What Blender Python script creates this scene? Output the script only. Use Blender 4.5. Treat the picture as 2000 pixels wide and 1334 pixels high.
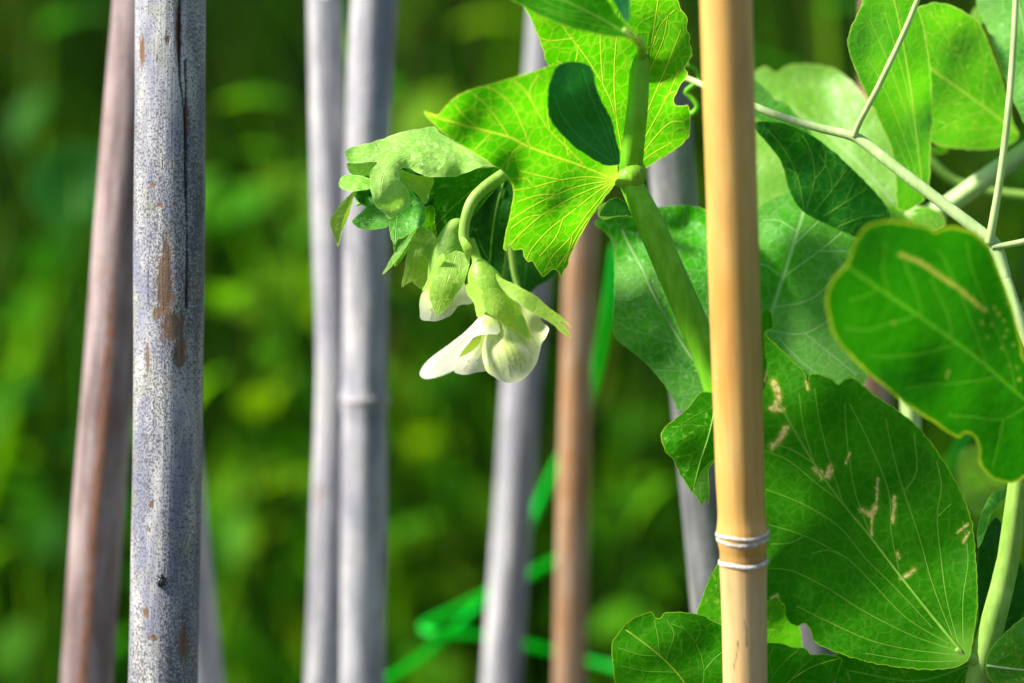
import bpy, math, random
import numpy as np
from mathutils import Vector, Matrix
from mathutils.geometry import delaunay_2d_cdt
random.seed(7); rng = np.random.default_rng(11)
for o in list(bpy.data.objects): bpy.data.objects.remove(o)
S = bpy.context.scene; COL = S.collection
R = math.radians

# ------------------------------------------------------------ camera
PITCH = R(12); CAMZ = 0.8; LENS = 100.0; FOCUS = 0.666
cd = bpy.data.cameras.new('camera'); cam = bpy.data.objects.new('camera', cd); COL.objects.link(cam)
cam.location = (0, 0, CAMZ); cam.rotation_euler = (R(90) - PITCH, 0, 0)
cd.lens = LENS; cd.sensor_width = 36; cd.clip_start = 0.02; cd.clip_end = 600
cd.dof.use_dof = True; cd.dof.focus_distance = FOCUS; cd.dof.aperture_fstop = 5.6
S.camera = cam
S.render.resolution_x = 1024; S.render.resolution_y = 683
# ------------------------------------------------------------ sky, sun, exposure
SUNV = Vector((-0.72, -0.10, 0.66)).normalized()       # towards the sun: upper left of the plants
el = math.asin(SUNV.z); az = math.atan2(SUNV.x, SUNV.y)
w = bpy.data.worlds.new('World'); S.world = w; w.use_nodes = True
nt = w.node_tree; bg = nt.nodes['Background']; sk = nt.nodes.new('ShaderNodeTexSky')
sk.sky_type = 'NISHITA'; sk.sun_disc = False; sk.sun_elevation = el; sk.sun_rotation = az
nt.links.new(sk.outputs[0], bg.inputs[0]); bg.inputs[1].default_value = 0.072
sd = bpy.data.lights.new('sun', 'SUN'); sd.energy = 5.0; sd.angle = R(9); sd.color = (1, .945, .83)
so = bpy.data.objects.new('sun', sd); COL.objects.link(so); so.location = (-2, 0, 3)
so.rotation_euler = SUNV.to_track_quat('Z', 'Y').to_euler()
S.view_settings.view_transform = 'Standard'; S.view_settings.look = 'None'
S.view_settings.gamma = 1; S.view_settings.exposure = 1.18; S.view_settings.use_curve_mapping = False

S.render.engine = 'CYCLES'; S.cycles.max_bounces = 7; S.cycles.diffuse_bounces = 3; S.cycles.glossy_bounces = 2; S.cycles.transmission_bounces = 3
# ------------------------------------------------------------ helpers
CF = Vector((0, math.cos(PITCH), -math.sin(PITCH))); CU = Vector((0, math.sin(PITCH), math.cos(PITCH))); CR = Vector((1, 0, 0))
K = 36.0 / LENS / 2000
def P(x, y, d):
    """a point seen at photo position x, y standing d metres away along the view"""
    return Vector((0, 0, CAMZ)) + (CF + CR * ((x - 1000) * K) + CU * ((667 - y) * K)) * d
def PA(x, y, d):
    x = np.asarray(x, float); y = np.asarray(y, float); d = np.asarray(d, float)
    v = np.array(CF)[None] + np.array(CR)[None] * ((x - 1000) * K)[:, None] + np.array(CU)[None] * ((667 - y) * K)[:, None]
    return v * d[:, None] + np.array([0, 0, CAMZ])
def px(n, d=0.665): return n * K * d            # n photo pixels in metres at distance d

def tag(o, label=None, cat=None, group=None, kind=None):
    if label: o['label'] = label
    if cat: o['category'] = cat
    if group: o['group'] = group
    if kind: o['kind'] = kind
    return o
def empty(name, loc, label, cat, group=None):
    o = bpy.data.objects.new(name, None); COL.objects.link(o); o.location = loc; o.empty_display_size = .01
    o['_o'] = list(loc); return tag(o, label, cat, group)
def root_of(o):
    while o is not None and o.parent is not None: o = o.parent
    return o
def mk(name, V, F, mat, parent=None, smooth=True, loc=None):
    V = np.asarray(V, float); org = np.zeros(3)
    if parent is not None:
        org = np.array(root_of(parent)['_o'])
    elif loc is not None: org = np.array(loc)
    me = bpy.data.meshes.new(name); me.from_pydata((V - org).tolist(), [], [tuple(int(i) for i in f) for f in F])
    if smooth: me.polygons.foreach_set('use_smooth', np.ones(len(me.polygons), bool))
    me.update(); me.materials.append(mat)
    o = bpy.data.objects.new(name, me); COL.objects.link(o)
    if parent is not None: o.parent = parent
    else: o.location = org; o['_o'] = list(org)
    return o
def fattr(o, name, vals):
    a = o.data.attributes.new(name, 'FLOAT', 'POINT'); a.data.foreach_set('value', np.asarray(vals, np.float32))
def crom(pts, step=4.0, closed=False):
    """smooth a polyline (Catmull-Rom) to points about step apart"""
    p = [np.array(q, float) for q in pts]; n = len(p); out = []
    for i in range(n if closed else n - 1):
        if closed: a, b, c, d = p[i-1], p[i], p[(i+1) % n], p[(i+2) % n]
        else: a, b, c, d = p[max(i-1, 0)], p[i], p[i+1], p[min(i+2, n-1)]
        m = max(1, int(np.linalg.norm((c-b)[:2]) / step))
        for k in range(m):
            t = k / m
            out.append(.5*((2*b)+(-a+c)*t+(2*a-5*b+4*c-d)*t*t+(-a+3*b-3*c+d)*t**3))
    if not closed: out.append(p[-1])
    return np.array(out)
def inside(poly, q):
    x, y = q[:, 0], q[:, 1]; r = np.zeros(len(q), bool); n = len(poly)
    for i in range(n):
        x1, y1 = poly[i]; x2, y2 = poly[(i+1) % n]
        if y1 == y2: continue
        c = ((y1 > y) != (y2 > y)) & (x < (x2-x1)*(y-y1)/(y2-y1)+x1); r ^= c
    return r
def dist_to(q, pts):
    out = np.full(len(q), 1e9)
    for s in range(0, len(pts), 64):
        d = ((q[:, None, :] - pts[None, s:s+64, :])**2).sum(2).min(1); out = np.minimum(out, d)
    return np.sqrt(out)
def snoise(q, seed, scale):
    """smooth 2D noise, roughly -1..1"""
    r = np.random.default_rng(seed); v = np.zeros(len(q))
    for k in range(7):
        a = r.uniform(0, 6.28); f = r.uniform(.5, 1.6) / scale
        v += np.sin((q[:, 0]*math.cos(a)+q[:, 1]*math.sin(a))*6.28*f + r.uniform(0, 6.28))
    return v / 3.2

# ------------------------------------------------------------ materials
class NT:
    def __init__(s, name):
        s.m = bpy.data.materials.new(name); s.m.use_nodes = True; s.t = s.m.node_tree; s.t.nodes.clear()
        s.out = s.n('ShaderNodeOutputMaterial')
    def n(s, typ, **kw):
        x = s.t.nodes.new(typ)
        for k, v in kw.items(): setattr(x, k, v)
        return x
    def l(s, a, b): s.t.links.new(a, b)
    def val(s, sock, v):
        if hasattr(v, 'is_output') or hasattr(v, 'links'): s.l(v, sock)
        else: sock.default_value = v
    def mix(s, f, a, b, typ='MIX'):
        x = s.n('ShaderNodeMix', data_type='RGBA', blend_type=typ)
        s.val(x.inputs[0], f)
        for k, v in ((6, a), (7, b)):
            if isinstance(v, tuple): v = (*v, 1) if len(v) == 3 else v
            s.val(x.inputs[k], v)
        return x.outputs[2]
    def math(s, op, a, b=0.0, clamp=False):
        x = s.n('ShaderNodeMath', operation=op, use_clamp=clamp); s.val(x.inputs[0], a); s.val(x.inputs[1], b); return x.outputs[0]
    def noise(s, vec, scale, detail=3, rough=.55):
        x = s.n('ShaderNodeTexNoise'); s.l(vec, x.inputs['Vector']); x.inputs['Scale'].default_value = scale
        x.inputs['Detail'].default_value = detail; x.inputs['Roughness'].default_value = rough; return x.outputs[0]
    def ramp(s, f, lo, hi):
        x = s.n('ShaderNodeMapRange', clamp=True); s.val(x.inputs[0], f); x.inputs[1].default_value = lo; x.inputs[2].default_value = hi; return x.outputs[0]
    def attr(s, name):
        return s.n('ShaderNodeAttribute', attribute_name=name).outputs['Fac']
    def coords(s, kind='Object', scale=(1, 1, 1)):
        t = s.n('ShaderNodeTexCoord'); m = s.n('ShaderNodeMapping'); m.inputs['Scale'].default_value = scale
        s.l(t.outputs[kind], m.inputs[0]); return m.outputs[0]

def leaf_mat(name, base, trans, vein, rim, tfac=.45, rough=.42, spec=.4, bloom=0.0, scarcol=(.82, .72, .24), net=.3, scar2=(.30, .17, .05), base2=None, mottle=.5):
    m = NT(name); oc = m.coords('Object')
    big = m.noise(oc, 70, 4, .6); fine = m.noise(oc, 900, 3)
    b2 = base2 or tuple(c*.55 for c in base)
    col = m.mix(m.math('MULTIPLY', m.ramp(big, .35, .68), mottle), base, b2)
    col = m.mix(m.ramp(fine, .45, .8), col, tuple(min(1, c*1.35) for c in base))
    if bloom: col = m.mix(m.math('MULTIPLY', m.ramp(m.noise(oc, 45, 3), .38, .66), bloom), col, (.34, .64, .17))
    vo = m.n('ShaderNodeTexVoronoi', feature='DISTANCE_TO_EDGE'); wv = m.n('ShaderNodeVectorMath', operation='MULTIPLY_ADD')
    nz = m.n('ShaderNodeTexNoise'); m.l(oc, nz.inputs['Vector']); nz.inputs['Scale'].default_value = 260
    m.l(nz.outputs['Color'], wv.inputs[0]); wv.inputs[1].default_value = (.0016,)*3; m.l(oc, wv.inputs[2])
    m.l(wv.outputs[0], vo.inputs['Vector']); vo.inputs['Scale'].default_value = 330
    netv = m.math('SUBTRACT', 1, m.ramp(vo.outputs['Distance'], .015, .11)); netv = m.math('MULTIPLY', netv, net)
    va = m.attr('vein'); vv = m.math('MAXIMUM', va, netv)
    ra = m.math('MULTIPLY', m.attr('rim'), m.math('ADD', .25, m.math('MULTIPLY', m.ramp(m.noise(oc, 130, 3), .3, .55), .75)))
    col = m.mix(m.math('MULTIPLY', vv, .75), col, vein); col = m.mix(m.math('MULTIPLY', ra, .8), col, rim)
    sc = m.attr('scar'); sn = m.noise(oc, 620, 5, .75)
    sf = m.ramp(m.math('ADD', sc, m.math('MULTIPLY', m.math('SUBTRACT', sn, .5), 2.7)), .45, .7); sf = m.math('MULTIPLY', sf, m.ramp(sc, .02, .12))
    scol = m.mix(m.ramp(m.noise(oc, 1500, 2), .45, .7), scarcol, scar2); col = m.mix(m.math('MULTIPLY', m.ramp(sc, .0, .5), .55), col, (.30, .42, .03)); col = m.mix(sf, col, scol)
    tcol = m.mix(m.ramp(big, .35, .7), trans, (trans[0]*.42, trans[1]*.72, trans[2]*.8)); tcol = m.mix(m.math('MULTIPLY', vv, .8), tcol, tuple(min(1, c*1.3) for c in vein))
    tcol = m.mix(ra, tcol, tuple(min(1, c*1.25) for c in rim)); tcol = m.mix(sf, tcol, tuple(c*.8 for c in scarcol))
    pr = m.n('ShaderNodeBsdfPrincipled'); m.l(col, pr.inputs['Base Color']); pr.inputs['Specular IOR Level'].default_value = spec
    m.l(m.math('ADD', rough, m.math('MULTIPLY', m.math('SUBTRACT', fine, .5), .3)), pr.inputs['Roughness'])
    tr = m.n('ShaderNodeBsdfTranslucent'); m.l(tcol, tr.inputs[0])
    bp = m.n('ShaderNodeBump'); bp.inputs['Strength'].default_value = .65; bp.inputs['Distance'].default_value = .0004
    h = m.math('ADD', m.math('MULTIPLY', vv, -.7), m.math('MULTIPLY', m.noise(oc, 420, 3), .9)); m.l(h, bp.inputs['Height'])
    m.l(bp.outputs[0], pr.inputs['Normal']); m.l(bp.outputs[0], tr.inputs['Normal'])
    mx = m.n('ShaderNodeMixShader'); mx.inputs[0].default_value = tfac; m.l(pr.outputs[0], mx.inputs[1]); m.l(tr.outputs[0], mx.inputs[2])
    m.l(mx.outputs[0], m.out.inputs[0]); return m.m
YV = (.55, .68, .06)
M_young = leaf_mat('leaf_young', (.05, .31, .004), (.16, .69, .002), (.70, .86, .05), (.70, .88, .08), .58, spec=.25, net=.2)
M_fresh = leaf_mat('leaf_fresh', (.06, .27, .012), (.17, .66, .006), (.42, .66, .06), (.5, .75, .1), .5, bloom=.3, spec=.25, net=.14)
M_mature = leaf_mat('leaf_mature', (.028, .20, .001), (.07, .50, .0005), (.27, .60, .06), (.45, .70, .04), .40, rough=.5, spec=.07, net=.11)
M_fold = leaf_mat('leaf_fold', (.018, .17, .008), (.035, .34, .003), (.26, .56, .05), (.25, .55, .04), .32, rough=.5, spec=.2, net=.16)
M_near = leaf_mat('leaf_near', (.018, .16, .002), (.035, .36, .001), (.17, .55, .02), (.62, .82, .03), .46, rough=.48, spec=.2, net=.08, scarcol=(.62, .66, .08), scar2=(.55, .52, .05))
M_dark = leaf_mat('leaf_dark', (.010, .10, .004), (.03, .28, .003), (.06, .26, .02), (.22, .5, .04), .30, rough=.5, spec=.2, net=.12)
M_teal = leaf_mat('leaf_bluish', (.010, .15, .032), (.012, .24, .012), (.09, .42, .14), (.06, .36, .06), .25, rough=.5, spec=.25, net=.1)
M_glau = leaf_mat('leaf_glaucous', (.04, .30, .004), (.10, .60, .001), (.40, .72, .26), (.3, .62, .10), .42, spec=.12, bloom=.5, net=.2)
M_pale = leaf_mat('leaf_pale', (.17, .46, .03), (.36, .82, .015), (.5, .72, .12), (.65, .8, .15), .5, bloom=.35, net=.2)
M_bloom = leaf_mat('leaf_waxy', (.40, .64, .15), (.42, .82, .05), (.55, .75, .28), (.6, .8, .3), .38, spec=.15, bloom=.0, net=.1, base2=(.12, .46, .02), mottle=.8)
M_sepal = leaf_mat('sepal_green', (.30, .50, .03), (.52, .82, .03), (.6, .75, .12), (.6, .8, .15), .42, net=.15, bloom=.6)

def petal_mat(name, base, tint, tfac=.5):
    m = NT(name); oc = m.coords('Object'); va = m.attr('vein'); ta = m.attr('scar')
    n1 = m.noise(oc, 300, 3)
    col = m.mix(m.math('MULTIPLY', ta, m.ramp(n1, .1, .6)), base, tint); col = m.mix(m.math('MULTIPLY', va, .85), col, (.42, .58, .08))
    pr = m.n('ShaderNodeBsdfPrincipled'); m.l(col, pr.inputs['Base Color']); pr.inputs['Roughness'].default_value = .5; pr.inputs['Specular IOR Level'].default_value = .25
    tr = m.n('ShaderNodeBsdfTranslucent'); m.l(m.mix(.3, col, tint), tr.inputs[0])
    bp = m.n('ShaderNodeBump'); bp.inputs['Strength'].default_value = .3; bp.inputs['Distance'].default_value = .0004; m.l(m.math('ADD', m.math('MULTIPLY', va, -.6), n1), bp.inputs['Height'])
    m.l(bp.outputs[0], pr.inputs['Normal'])
    mx = m.n('ShaderNodeMixShader'); mx.inputs[0].default_value = tfac; m.l(pr.outputs[0], mx.inputs[1]); m.l(tr.outputs[0], mx.inputs[2]); m.l(mx.outputs[0], m.out.inputs[0]); return m.m
M_petal = petal_mat('petal_white', (.88, .89, .70), (.60, .76, .10), .4)
M_keel = petal_mat('petal_greenish', (.50, .62, .06), (.4, .6, .05), .4)

def stem_mat(name, a, b, rough=.4, sss=.25):
    m = NT(name); oc = m.coords('Object', (1, 1, .12)); n1 = m.noise(oc, 700, 4); n2 = m.noise(m.coords('Object'), 120, 3)
    col = m.mix(m.ramp(n1, .35, .7), a, b); col = m.mix(m.math('MULTIPLY', m.ramp(n2, .45, .75), .5), col, tuple(min(1, c*1.5+.03) for c in b))
    pr = m.n('ShaderNodeBsdfPrincipled'); m.l(col, pr.inputs['Base Color']); pr.inputs['Roughness'].default_value = rough; pr.inputs['Specular IOR Level'].default_value = .22
    bp = m.n('ShaderNodeBump'); bp.inputs['Strength'].default_value = .4; bp.inputs['Distance'].default_value = .0003; m.l(n1, bp.inputs['Height']); m.l(bp.outputs[0], pr.inputs['Normal'])
    tr = m.n('ShaderNodeBsdfTranslucent'); m.l(col, tr.inputs[0])
    mx = m.n('ShaderNodeMixShader'); mx.inputs[0].default_value = sss; m.l(pr.outputs[0], mx.inputs[1]); m.l(tr.outputs[0], mx.inputs[2]); m.l(mx.outputs[0], m.out.inputs[0]); return m.m
M_stem = stem_mat('stem_green', (.14, .50, .010), (.22, .60, .03))
M_stem_j = stem_mat('stem_joint', (.16, .42, .02), (.26, .52, .04))
M_stem_l = stem_mat('stem_light', (.24, .46, .06), (.36, .56, .12))
M_stem_p = stem_mat('stem_pale', (.40, .60, .20), (.56, .72, .34))
M_midrib = stem_mat('midrib_yellow', (.40, .62, .03), (.52, .70, .06), sss=.5)
M_midrib_d = stem_mat('midrib_green', (.20, .50, .04), (.28, .58, .07), sss=.4)
M_midrib_p = stem_mat('midrib_pale', (.36, .56, .22), (.45, .62, .30), sss=.4)

def cane_mat(name, light, shade, brown, speck=1.0, brownamt=.3, lichen=.3, fibre=.5, rough=.62, coarse=0, stain=.7):
    m = NT(name); uv = m.coords('UV')
    ust = m.coords('UV', (1, .035, 1)); usl = m.coords('UV', (1, .25, 1))
    streak = m.noise(ust, 1400, 4, .65); cloud = m.noise(usl, 160, 4, .6); cl2 = m.noise(uv, 110, 3)
    col = m.mix(m.ramp(cloud, .36-.04*coarse, .66-.06*coarse), light, shade)
    col = m.mix(m.math('MULTIPLY', m.ramp(streak, .42, .7), fibre), col, tuple(c*.45 for c in light))
    col = m.mix(m.math('MULTIPLY', m.ramp(cl2, .55, .75), lichen), col, (.34, .35, .16))
    sn_ = m.noise(m.coords('UV', (1, .09, 1)), 190, 4, .6); col = m.mix(m.math('MULTIPLY', m.ramp(sn_, .48, .66), stain), col, tuple(c*.4+.01 for c in shade))
    sp = m.noise(m.coords('UV', (1, .6, 1)), 2600, 2, .5); spb = m.noise(m.coords('UV', (1, .5, 1)), 1300, 2, .5); sp2 = m.noise(usl, 75, 3)
    md = m.math('MULTIPLY', m.math('SUBTRACT', sp2, .5), .42 if coarse else .2)
    s1 = m.math('SUBTRACT', 1, m.ramp(m.math('SUBTRACT', sp, md), .395+.05*coarse, .44+.05*coarse)); s2 = m.math('SUBTRACT', 1, m.ramp(m.math('SUBTRACT', spb, md), .33+.03*coarse, .37+.03*coarse))
    spf = m.math('MAXIMUM', s1, s2); col = m.mix(m.math('MULTIPLY', spf, .8*speck), col, (.05, .052, .07))
    pits = m.noise(m.coords('UV', (1, .45, 1)), 900, 3, .6); pf = m.ramp(pits, .66, .70); col = m.mix(m.math('MULTIPLY', pf, .85*speck), col, (.05, .045, .03))
    br = m.noise(m.coords('UV', (1, .3, 1)), 210, 5, .65); bf = m.ramp(br, .63, .68)
    col = m.mix(m.math('MULTIPLY', bf, brownamt), col, brown)
    pa = m.attr('patch'); pn = m.noise(m.coords('UV', (1, .35, 1)), 900, 4, .7)
    pf2 = m.ramp(m.math('ADD', pa, m.math('MULTIPLY', m.math('SUBTRACT', pn, .5), 1.9)), .42, .72); pf2 = m.math('MULTIPLY', m.math('MULTIPLY', pf2, m.ramp(pa, .02, .15)), m.math('SUBTRACT', 1, m.math('MULTIPLY', spf, .65)))
    wood = m.mix(m.ramp(streak, .4, .66), brown, tuple(c*.4 for c in brown)); col = m.mix(pf2, col, wood)
    ck = m.attr('crack'); col = m.mix(ck, col, (.03, .018, .012))
    rg = m.attr('ring'); col = m.mix(m.math('MULTIPLY', rg, .3), col, (.5, .48, .46))
    pr = m.n('ShaderNodeBsdfPrincipled'); m.l(col, pr.inputs['Base Color']); pr.inputs['Roughness'].default_value = rough; pr.inputs['Specular IOR Level'].default_value = .35
    bp = m.n('ShaderNodeBump'); bp.inputs['Strength'].default_value = .5; bp.inputs['Distance'].default_value = .0004
    m.l(m.math('SUBTRACT', m.math('ADD', streak, m.math('MULTIPLY', sp, .5)), m.math('MULTIPLY', pf2, .8)), bp.inputs['Height']); m.l(bp.outputs[0], pr.inputs['Normal'])
    m.l(pr.outputs[0], m.out.inputs[0]); return m.m
M_weather = cane_mat('cane_weathered', (.62, .61, .58), (.20, .21, .29), (.22, .11, .04), 1.0, .3, .55, .5, coarse=1, stain=.35)
M_grey = cane_mat('cane_grey', (.60, .59, .61), (.30, .30, .37), (.26, .15, .09), .8, .5, .15, .6)
M_brown = cane_mat('cane_brown', (.44, .35, .35), (.22, .13, .12), (.36, .14, .06), .6, .9, .1, .6)
M_tan = cane_mat('cane_tan', (.60, .42, .29), (.48, .21, .06), (.46, .17, .04), .35, .9, .0, .5)
M_dgrey = cane_mat('cane_dark_grey', (.34, .34, .35), (.13, .135, .14), (.2, .14, .1), .7, .2, .1, .5)

def bamboo_mat():
    m = NT('cane_golden'); uv = m.coords('UV'); ust = m.coords('UV', (1, .02, 1))
    st = m.noise(ust, 900, 4, .6); cl = m.noise(m.coords('UV', (1, .22, 1)), 130, 3); lo = m.attr('low')
    top = m.mix(m.ramp(cl, .35, .7), (.68, .41, .12), (.55, .27, .055)); low = m.mix(m.ramp(cl, .35, .7), (.64, .45, .22), (.56, .34, .12))
    col = m.mix(lo, top, low); col = m.mix(m.math('MULTIPLY', m.ramp(st, .42, .75), .28), col, (.40, .20, .06))
    gr_ = m.noise(m.coords('UV', (1, .16, 1)), 240, 5, .65); col = m.mix(m.math('MULTIPLY', m.ramp(gr_, .52, .72), .4), col, (.30, .16, .06))
    fb = m.noise(m.coords('UV', (1, .012, 1)), 3200, 3, .6); col = m.mix(m.math('MULTIPLY', m.ramp(fb, .5, .75), .16), col, (.78, .60, .36))
    fl = m.noise(m.coords('UV', (1, .12, 1)), 800, 3, .6); f1 = m.ramp(fl, .72, .76); col = m.mix(m.math('MULTIPLY', f1, m.math('ADD', .25, m.math('MULTIPLY', lo, .6))), col, (.16, .08, .035))
    wp = m.noise(m.coords('UV', (1, .4, 1)), 520, 2, .5); f2 = m.ramp(wp, .72, .75); col = m.mix(m.math('MULTIPLY', f2, .6), col, (.8, .72, .6))
    col = m.mix(m.attr('patch'), col, (.36, .19, .05)); col = m.mix(m.attr('crack'), col, (.12, .05, .02))
    pr = m.n('ShaderNodeBsdfPrincipled'); m.l(col, pr.inputs['Base Color']); m.l(m.math('ADD', .36, m.math('MULTIPLY', lo, .2)), pr.inputs['Roughness']); pr.inputs['Specular IOR Level'].default_value = .5
    bp = m.n('ShaderNodeBump'); bp.inputs['Strength'].default_value = .22; bp.inputs['Distance'].default_value = .0003; m.l(st, bp.inputs['Height']); m.l(bp.outputs[0], pr.inputs['Normal'])
    m.l(pr.outputs[0], m.out.inputs[0]); return m.m
M_bamboo = bamboo_mat()
def plain(name, a, b, scale, rough=.5, spec=.4, trans=None, tf=.3):
    m = NT(name); n1 = m.noise(m.coords('Object'), scale, 4, .6); col = m.mix(m.ramp(n1, .35, .68), a, b)
    pr = m.n('ShaderNodeBsdfPrincipled'); m.l(col, pr.inputs['Base Color']); pr.inputs['Roughness'].default_value = rough; pr.inputs['Specular IOR Level'].default_value = spec
    if trans:
        tr = m.n('ShaderNodeBsdfTranslucent'); tr.inputs[0].default_value = (*trans, 1); mx = m.n('ShaderNodeMixShader'); mx.inputs[0].default_value = tf
        m.l(pr.outputs[0], mx.inputs[1]); m.l(tr.outputs[0], mx.inputs[2]); m.l(mx.outputs[0], m.out.inputs[0])
    else:
        bp = m.n('ShaderNodeBump'); bp.inputs['Strength'].default_value = .4; bp.inputs['Distance'].default_value = .3/scale; m.l(n1, bp.inputs['Height']); m.l(bp.outputs[0], pr.inputs['Normal']); m.l(pr.outputs[0], m.out.inputs[0])
    return m.m
M_ring = plain('node_ring_white', (.72, .68, .64), (.36, .28, .22), 1300)
M_ringold = plain('node_ring_grey', (.40, .38, .40), (.2, .19, .22), 400)
M_shell = plain('beetle_shell', (.012, .02, .022), (.02, .035, .03), 900, .16, .6)
M_ribbon = plain('tie_green', (.0, .80, .05), (.005, .82, .07), 60, .45, .3, (.0, 1.0, .06), .55)
M_soil = plain('soil', (.03, .02, .010), (.015, .03, .005), 6, .95, .1)
M_weed = plain('weed_leaf', (.035, .18, .002), (.08, .28, .003), 25, .6, .1, (.22, .62, .004), .45)
M_weed_y = plain('weed_leaf_yellow', (.08, .21, .002), (.12, .26, .003), 25, .6, .1, (.28, .54, .003), .45)
M_weed_d = plain('weed_leaf_dark', (.012, .09, .004), (.025, .13, .004), 25, .6, .1, (.06, .35, .01), .4)
M_weedstem = plain('weed_stem', (.012, .06, .002), (.02, .08, .003), 40, .8, .02)
def grass_mat():
    m = NT('grass_blades'); at = m.n('ShaderNodeAttribute', attribute_name='tone'); col = at.outputs['Color']
    pr = m.n('ShaderNodeBsdfPrincipled'); m.l(col, pr.inputs['Base Color']); pr.inputs['Roughness'].default_value = .6; pr.inputs['Specular IOR Level'].default_value = .08
    tr = m.n('ShaderNodeBsdfTranslucent'); m.l(m.mix(1, col, (1.5, 2.0, .5), 'MULTIPLY'), tr.inputs[0])
    mx = m.n('ShaderNodeMixShader'); mx.inputs[0].default_value = .45; m.l(pr.outputs[0], mx.inputs[1]); m.l(tr.outputs[0], mx.inputs[2]); m.l(mx.outputs[0], m.out.inputs[0]); return m.m
M_grass = grass_mat()

# ------------------------------------------------------------ builders
def tube(name, pts, rad, mat, parent, sides=12, step=4.0, ridge=0.0, loc=None, world=False, cap=True):
    """pts: (x, y, d) photo points; rad in photo pixels, one for all or one each"""
    if np.isscalar(rad): rad = [rad]*len(pts)
    if world: c = crom([(*p, r) for p, r in zip(pts, rad)], step); W = c[:, :3]; rr = c[:, 3]
    else:
        c = crom([(*p, r) for p, r in zip(pts, rad)], step); W = PA(c[:, 0], c[:, 1], c[:, 2]); rr = c[:, 3]*K*c[:, 2]
    n = len(W); T = np.gradient(W, axis=0); T /= np.linalg.norm(T, axis=1)[:, None]+1e-12
    u = np.cross(T[0], [0.3, 1, .1]); u /= np.linalg.norm(u); V = []
    for i in range(n):
        u = u - T[i]*np.dot(u, T[i]); u /= np.linalg.norm(u); v = np.cross(T[i], u)
        for k in range(sides):
            a = 2*math.pi*k/sides; r = rr[i]*(1+ridge*math.cos(4*a)); V.append(W[i]+r*(math.cos(a)*u+math.sin(a)*v))
    F = [(i*sides+k, i*sides+(k+1) % sides, (i+1)*sides+(k+1) % sides, (i+1)*sides+k) for i in range(n-1) for k in range(sides)]
    if cap:
        V.append(W[0]-T[0]*rr[0]*.4); V.append(W[-1]+T[-1]*rr[-1]*.4); a, b = len(V)-2, len(V)-1
        F += [(a, (k+1) % sides, k) for k in range(sides)]+[(b, (n-1)*sides+k, (n-1)*sides+(k+1) % sides) for k in range(sides)]
    return mk(name, V, F, mat, parent, loc=loc)

def auto_veins(mid, poly, n=7, ang=48, curve=.35, w=1.7, ter=True, seed=0):
    """side veins that leave the midrib alternately and curve towards the tip, with finer forks"""
    r = random.Random(seed); m = crom(mid, 3.0); L = len(m); out = []
    edge = poly
    def grow(p, d, turn, w, maxn):
        path = [p.copy()]; d = d/np.linalg.norm(d)
        for k in range(maxn):
            c, s = math.cos(turn), math.sin(turn); d = np.array([c*d[0]-s*d[1], s*d[0]+c*d[1]]); jit = r.gauss(0, .07); d = np.array([d[0]-jit*d[1], d[1]+jit*d[0]])
            p = p+d*7; 
            if not inside(edge, p[None])[0]: break
            path.append(p.copy())
        if len(path) > 2: out.append((np.array(path), w))
        return path
    for i in range(n):
        t = (.06+.86*i/n); a = int(t*(L-1)); tg = m[min(a+3, L-1)]-m[max(a-3, 0)]
        for sd in (-1, 1):
            aa = min(L-1, max(0, a+sd*int(.25*L/n)+r.randint(-2, 2))); th = R(ang+r.uniform(-8, 8))*sd
            c, s = math.cos(th), math.sin(th); d = np.array([c*tg[0]-s*tg[1], s*tg[0]+c*tg[1]])
            pth = grow(m[aa], d, -sd*.012*curve*10*.3, w*(1-.4*t), 60)
            if ter and len(pth) > 6:
                for q in range(3, len(pth)-2, 4):
                    dd = pth[q+1]-pth[q]; th2 = R(r.uniform(35, 60))*(1 if (q//4) % 2 else -1)
                    c, s = math.cos(th2), math.sin(th2); grow(pth[q], np.array([c*dd[0]-s*dd[1], s*dd[0]+c*dd[1]]), 0, w*.5, r.randint(3, 9))
    return out

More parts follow.
